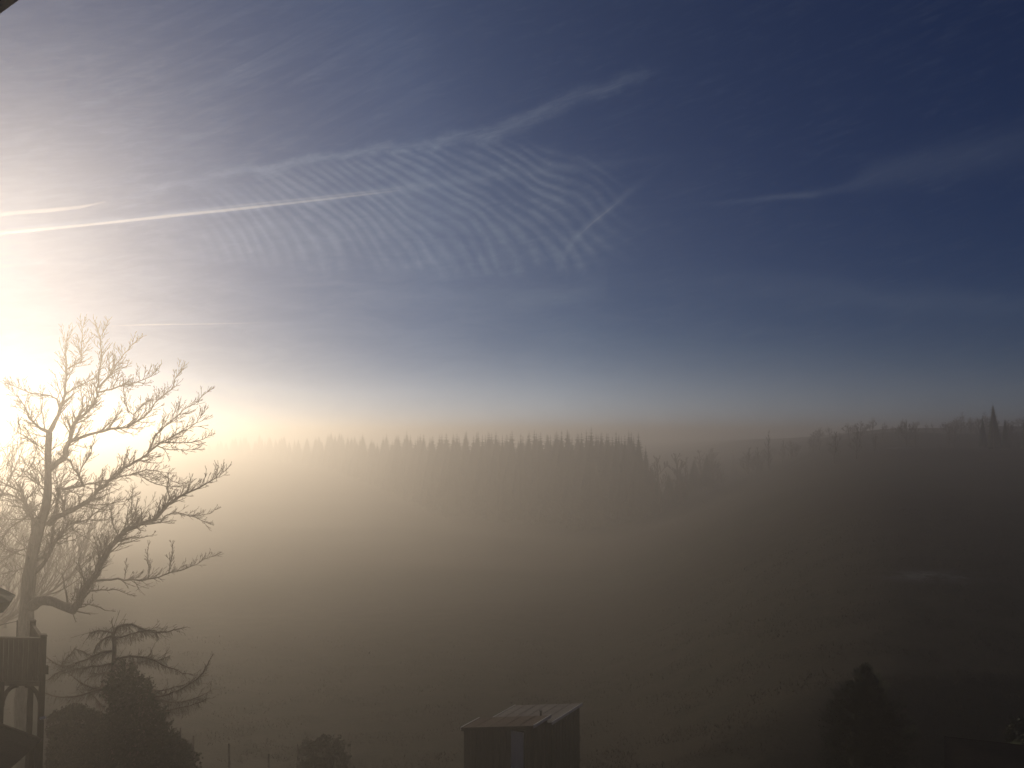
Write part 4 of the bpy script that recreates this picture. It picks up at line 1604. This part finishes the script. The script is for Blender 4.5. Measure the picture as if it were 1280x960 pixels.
# ---- sloping lean-to roof beneath it
def lean_to():
    D = 20.5
    a = P(-40, 893, D)
    c = P(50, 926, D)
    t = thing('lean_to', (c.x, D, H(c.x, D)), 'low lean-to with a sloping plank roof below the wooden balcony', 'shed')
    d = (c - a)
    n = 7
    L = 3.0
    for k in range(n):
        y0 = D - L * k / n
        b = MB()
        dz = Vector((0, 0, 0.03))
        sl = Vector((0, -1, -0.14))
        p = a + sl * (L * k / n)
        q = c + sl * (L * k / n)
        w = sl * (L / n - 0.012)
        b.hexa([p - dz, q - dz, q + w - dz, p + w - dz, p, q, q + w, p + w])
        b.build('plank', 'dark_wood', t)
    b = MB()
    b.tube([a + Vector((0, 0.05, 0.0)), c + Vector((0, 0.05, 0.0))], [0.05, 0.05], 8)
    b.build('ridge_pole', 'wood_h', t)
    for k in range(14):
        x0 = a.x + (c.x - a.x) * k / 14
        x1 = a.x + (c.x - a.x) * (k + 1) / 14 - 0.01
        z0 = a.z + (c.z - a.z) * k / 14 - 0.05
        z1 = a.z + (c.z - a.z) * (k + 1) / 14 - 0.05
        g = H(x0, D - L) - 1.0
        b = MB()
        yy = D - L + 0.15
        dzz = -0.14 * (L - 0.15)
        b.hexa([(x0, yy, g), (x1, yy, g), (x1, yy + .03, g), (x0, yy + .03, g), (x0, yy, z0 + dzz), (x1, yy, z1 + dzz), (x1, yy + .03, z1 + dzz), (x0, yy + .03, z0 + dzz)])
        b.build('board', 'dark_wood', t)
    for yy in (D - .1, D - L + .25):
        b = MB()
        g = H(c.x, yy) - 0.4
        zt_ = c.z - 0.14 * (D - yy) - 0.03
        b.box((c.x - 0.1, yy, (g + zt_) / 2), 0.12, 0.12, zt_ - g)
        b.build('post', 'dark_wood', t)
    # pale gutter end sticking out past the corner post
    b = MB()
    q = P(50, 898, D + 0.6)
    r_ = P(57, 897, D + 0.6)
    b.tube([q, r_], [0.03, 0.03], 8)
    o = b.build('gutter_end', 'paint_white', loc=q)
    tag(o, 'short pale gutter stub by the corner post of the wooden balcony', 'gutter')


lean_to()


# ---- parasol on the balcony, mostly outside the picture
def parasol():
    D = 22.9
    tip = P(12, 752, D)
    cx = tip.x - 1.35
    z0 = tip.z
    t = thing('parasol', (cx, D, bzb - 0.12), 'dark green parasol on the balcony, only its rim showing at the left edge', 'parasol')
    b = MB()
    b.tube([Vector((cx, D, bzb - 0.12)), Vector((cx, D, z0 + 0.75))], [0.025, 0.022], 10)
    b.build('pole', 'dark_metal', t)
    apex = Vector((cx, D, z0 + 0.72))
    for k in range(8):
        a0, a1 = math.pi / 4 * k, math.pi / 4 * (k + 1)
        r = 1.35
        p0 = Vector((cx + r * math.cos(a0), D + r * math.sin(a0), z0))
        p1 = Vector((cx + r * math.cos(a1), D + r * math.sin(a1), z0))
        pm = MB()
        nn = 6
        prev = None
        for i in range(nn + 1):
            g = i / nn
            sag = -0.05 * math.sin(g * math.pi)
            l = apex.lerp(p0, g) + Vector((0, 0, 0.06 * math.sin(g * math.pi)))
            m_ = apex.lerp((p0 + p1) / 2, g) + Vector((0, 0, sag))
            r_ = apex.lerp(p1, g) + Vector((0, 0, 0.06 * math.sin(g * math.pi)))
            if prev:
                pm.quad(prev[0], l, m_, prev[1])
                pm.quad(prev[1], m_, r_, prev[2])
            prev = (l, m_, r_)
        # valance, tucked inwards
        iv = Vector((cx, D, 0))
        q0 = p0 + Vector((-(p0.x - cx) * 0.12, -(p0.y - D) * 0.12, -0.28))
        q1 = p1 + Vector((-(p1.x - cx) * 0.12, -(p1.y - D) * 0.12, -0.28))
        pm.quad(p0, q0, q1, p1)
        pm.build('canopy_panel', 'cloth_green', t)
        rb = MB()
        rb.tube([apex - Vector((0, 0, .03)), p0 - Vector((0, 0, .015))], [0.01, 0.008], 6)
        rb.build('rib', 'dark_metal', t)


parasol()


def wire_pole():
    D = 22.7
    top, bot = P(21.5, 775, D), P(21.5, 803, D)
    bot.z = bzb - 0.12
    t = thing('washing_line', (bot.x, D, bot.z), 'thin upright rod with a line running off to the left above the balcony rail', 'washing line')
    b = MB()
    b.tube([bot, top], [0.014, 0.012], 8)
    b.build('rod', 'dark_metal', t)
    b = MB()
    e = P(-40, 786, D)
    b.tube([top - Vector((0, 0, .03)), top.lerp(e, .5) - Vector((0, 0, .06)), e], [0.008] * 3, 5)
    b.build('line', 'dark_metal', t)


wire_pole()


# ---- flat roofed dark shed, lower right corner
def corner_shed():
    D = 27.0
    a = P(1181, 921, D)                            # far left roof corner
    c = P(1290, 933, D - 0.5)                      # along the far eave
    t = thing('corner_shed', (a.x, D, H(a.x, D) - 0.3), 'black looking boarded shed with a flat roof in the lower right corner', 'shed')
    g = H(a.x, D - 1) - 0.5
    u = (c - a)
    u = u * (4.2 / Vector((u.x, u.y, 0)).length)
    c = a + u
    u2 = Vector((u.x, u.y, 0)).normalized()
    v = Vector((-a.x, -a.y, 0)).normalized() * 2.8  # towards the camera
    th = Vector((0, 0, 0.08))
    b = MB()
    b.hexa([a + v - th, c + v - th, c - th, a - th, a + v, c + v, c, a])
    roof = b.build('roof', 'black_board', t)
    for p0, p1, nr in ((a, a + v, -u2), (a + v, c + v, v.normalized()), (a, c, -v.normalized())):
        e = MB()
        q0, q1 = p0 + nr * .003, p1 + nr * .003
        w = nr * .022
        dz, uz = Vector((0, 0, .16)), Vector((0, 0, .012))
        e.hexa([q0 - dz, q1 - dz, q1 + w - dz, q0 + w - dz, q0 + uz, q1 + uz, q1 + w + uz, q0 + w + uz])
        sub(e, 'fascia', 'black_board', roof)
    for p0, p1, n, inn in ((a + v, c + v, 30, -v.normalized()), (a, a + v, 20, u2)):
        for k in range(n):
            q0, q1 = p0.lerp(p1, (k + .03) / n) + inn * .12, p0.lerp(p1, (k + .97) / n) + inn * .12
            w = inn * (0.02 + 0.01 * (k % 2))
            e = MB()
            e.hexa([(*q0.xy, g), (*q1.xy, g), (*(q1 + w).xy, g), (*(q0 + w).xy, g), (*q0.xy, q0.z - .09), (*q1.xy, q1.z - .09), (*(q1 + w).xy, q1.z - .09), (*(q0 + w).xy, q0.z - .09)])
            e.build('board', 'black_board', t)


corner_shed()
hedge('corner_bush', 'dark bush leaning in at the right edge above the corner shed', [(1268, 916, 29.5), (1278, 908, 29.5), (1300, 903, 29.5)], 1.2, 8000, 12, 0.09, 'bush', rag=0.5)


# ---- the roof verge of the house the photograph was taken from
def verge():
    a = P(-60, 52, 2.2)
    c = P(13, -1, 2.2)
    d = (c - a).normalized()
    a, c = a - d * 0.5, c + d * 1.2
    t = thing('house_eave', c, 'house eave corner with a pale edge strip in the top left corner', 'eave')
    nrm = Vector((-d.z, 0, d.x))          # up and left, away from the view
    if nrm.x > 0:
        nrm = -nrm
    back = Vector((0, -1.6, 0))
    for k in range(8):
        p0, p1 = a + back * (k / 8), c + back * (k / 8)
        w = back * (1 / 8) * 0.97
        th = nrm * 0.12
        b = MB()
        off = nrm * 0.012
        b.hexa([p0 + off, p1 + off, p1 + off + w, p0 + off + w, p0 + off + th, p1 + off + th, p1 + off + w + th, p0 + off + w + th])
        b.build('soffit_board', 'dark_wood', t)
    b = MB()
    f = Vector((0, 0.02, 0))
    b.hexa([a, c, c + f, a + f, a + nrm * 0.014, c + nrm * 0.014, c + nrm * 0.014 + f, a + nrm * 0.014 + f])
    b.build('edge_strip', 'metal', t)
    b = MB()
    b.hexa([a + nrm * .016, c + nrm * .016, c + nrm * .016 + f, a + nrm * .016 + f, a + nrm * 0.22, c + nrm * 0.22, c + nrm * 0.22 + f, a + nrm * 0.22 + f])
    b.build('verge_board', 'dark_wood', t)


verge()


# ---- rough grass and dead stalks on the near meadow
def grass():
    rnd = random.Random(77)
    b = MB()
    n = 0
    while n < 36000:
        y = 33 + 45 * rnd.random() ** 1.5
        x = rnd.uniform(-0.66, 0.66) * y
        if noise.noise(Vector((x * 0.35, y * 0.35, 0))) + 0.25 * rnd.random() < 0.14:
            continue
        g = H(x, y)
        h = rnd.uniform(0.06, 0.2) * (1.4 if rnd.random() < 0.03 else 1)
        a = rnd.random() * 6.283
        w = 0.012 + 0.01 * rnd.random()
        dx, dy = math.cos(a) * w, math.sin(a) * w
        lx, ly = rnd.gauss(0, h * 0.4), rnd.gauss(0, h * 0.4)
        b.tri(Vector((x - dx, y - dy, g - .01)), Vector((x + dx, y + dy, g - .01)), Vector((x + lx, y + ly, g + h)))
        n += 1
    o = b.build('grass', 'meadow')
    o['kind'] = 'stuff'
    tag(o, 'rough winter grass scattered over the near meadow', 'grass')


grass()


# ---- fresh contrails, real tubes of thin ice cloud high above
def contrails():
    def mat(name, dens):
        m = bpy.data.materials.new(name)
        m.use_nodes = True
        t = m.node_tree
        t.nodes.clear()
        out = t.nodes.new('ShaderNodeOutputMaterial')
        v = t.nodes.new('ShaderNodeVolumePrincipled')
        v.inputs['Color'].default_value = (1, 1, 1, 1)
        v.inputs['Density'].default_value = dens
        v.inputs['Anisotropy'].default_value = 0.6
        t.links.new(v.outputs[0], out.inputs['Volume'])
        return m
    ALT = 9000.0

    def pt(px, py):
        d = ray(px, py)
        return Vector((0, 0, CAM_Z)) + d * (ALT / d.z)
    G = 'fresh contrails'
    rnd = random.Random(4)

    def trail(pts, widths, dens, label):
        q = [pt(*p) for p in pts]
        rad = [w / 2 * (a - Vector((0, 0, CAM_Z))).length / FPX for w, a in zip(widths, q)]
        q, rad = resample(q, rad, 1500.0)
        rad = [r * rnd.uniform(0.85, 1.15) for r in rad]
        b = MB()
        b.tube(q, rad, 10)
        o = b.build('contrail', mat('ice_cloud', dens), loc=q[0])
        tag(o, label, 'contrail', G)
    trail([(-60, 298), (0, 292), (120, 280), (240, 267), (300, 261), (380, 252), (440, 245), (500, 238)], [3.6, 3.6, 3.4, 3.4, 3.4, 3.0, 2.4, 1.2], 0.0016, 'long bright contrail rising gently from the left edge across the ripple clouds')
    trail([(150, 276), (240, 263.5), (330, 253.5), (440, 242), (520, 232)], [0.8, 1.5, 2.0, 2.0, 0.8], 0.0009, 'faint second strand lying just above the long bright contrail')
    trail([(-30, 272), (20, 266), (60, 263), (100, 259), (132, 252)], [5, 4.5, 4.5, 3.5, 1.0], 0.0009, 'short blurred contrail just above the long one at the left edge')
    trail([(128, 408), (180, 406), (260, 405), (345, 403)], [0.6, 1.9, 1.7, 0.5], 0.0012, 'thin level contrail low over the top of the bare tree')
    trail([(722, 296), (740, 279), (760, 263), (778, 248)], [0.8, 2.6, 2.4, 0.8], 0.0003, 'short steep contrail right of the ripple clouds')


contrails()

# ------------------------------------------------------------------ haze
def build_haze():
    m = bpy.data.materials.new('fog_air')
    m.use_nodes = True
    t = m.node_tree
    t.nodes.clear()
    out = t.nodes.new('ShaderNodeOutputMaterial')
    vol = t.nodes.new('ShaderNodeVolumePrincipled')
    vol.inputs['Color'].default_value = (0.86, 0.845, 0.815, 1)
    vol.inputs['Density'].default_value = HAZE_DENSITY
    vol.inputs['Anisotropy'].default_value = HAZE_G
    t.links.new(vol.outputs[0], out.inputs['Volume'])
    b = MB()
    x, y0, y1, z0, z1 = 1320, -320, 1500, -16.0, CAM_Z + 6.6
    b.hexa([(-x, y0, z0), (x, y0, z0), (x, y1, z0), (-x, y1, z0), (-x, y0, z1), (x, y0, z1), (x, y1, z1), (-x, y1, z1)])
    o = b.build('haze', m)
    o['kind'] = 'stuff'
    tag(o, 'low sunlit morning fog filling the valley below the blue sky', 'fog')


build_haze()
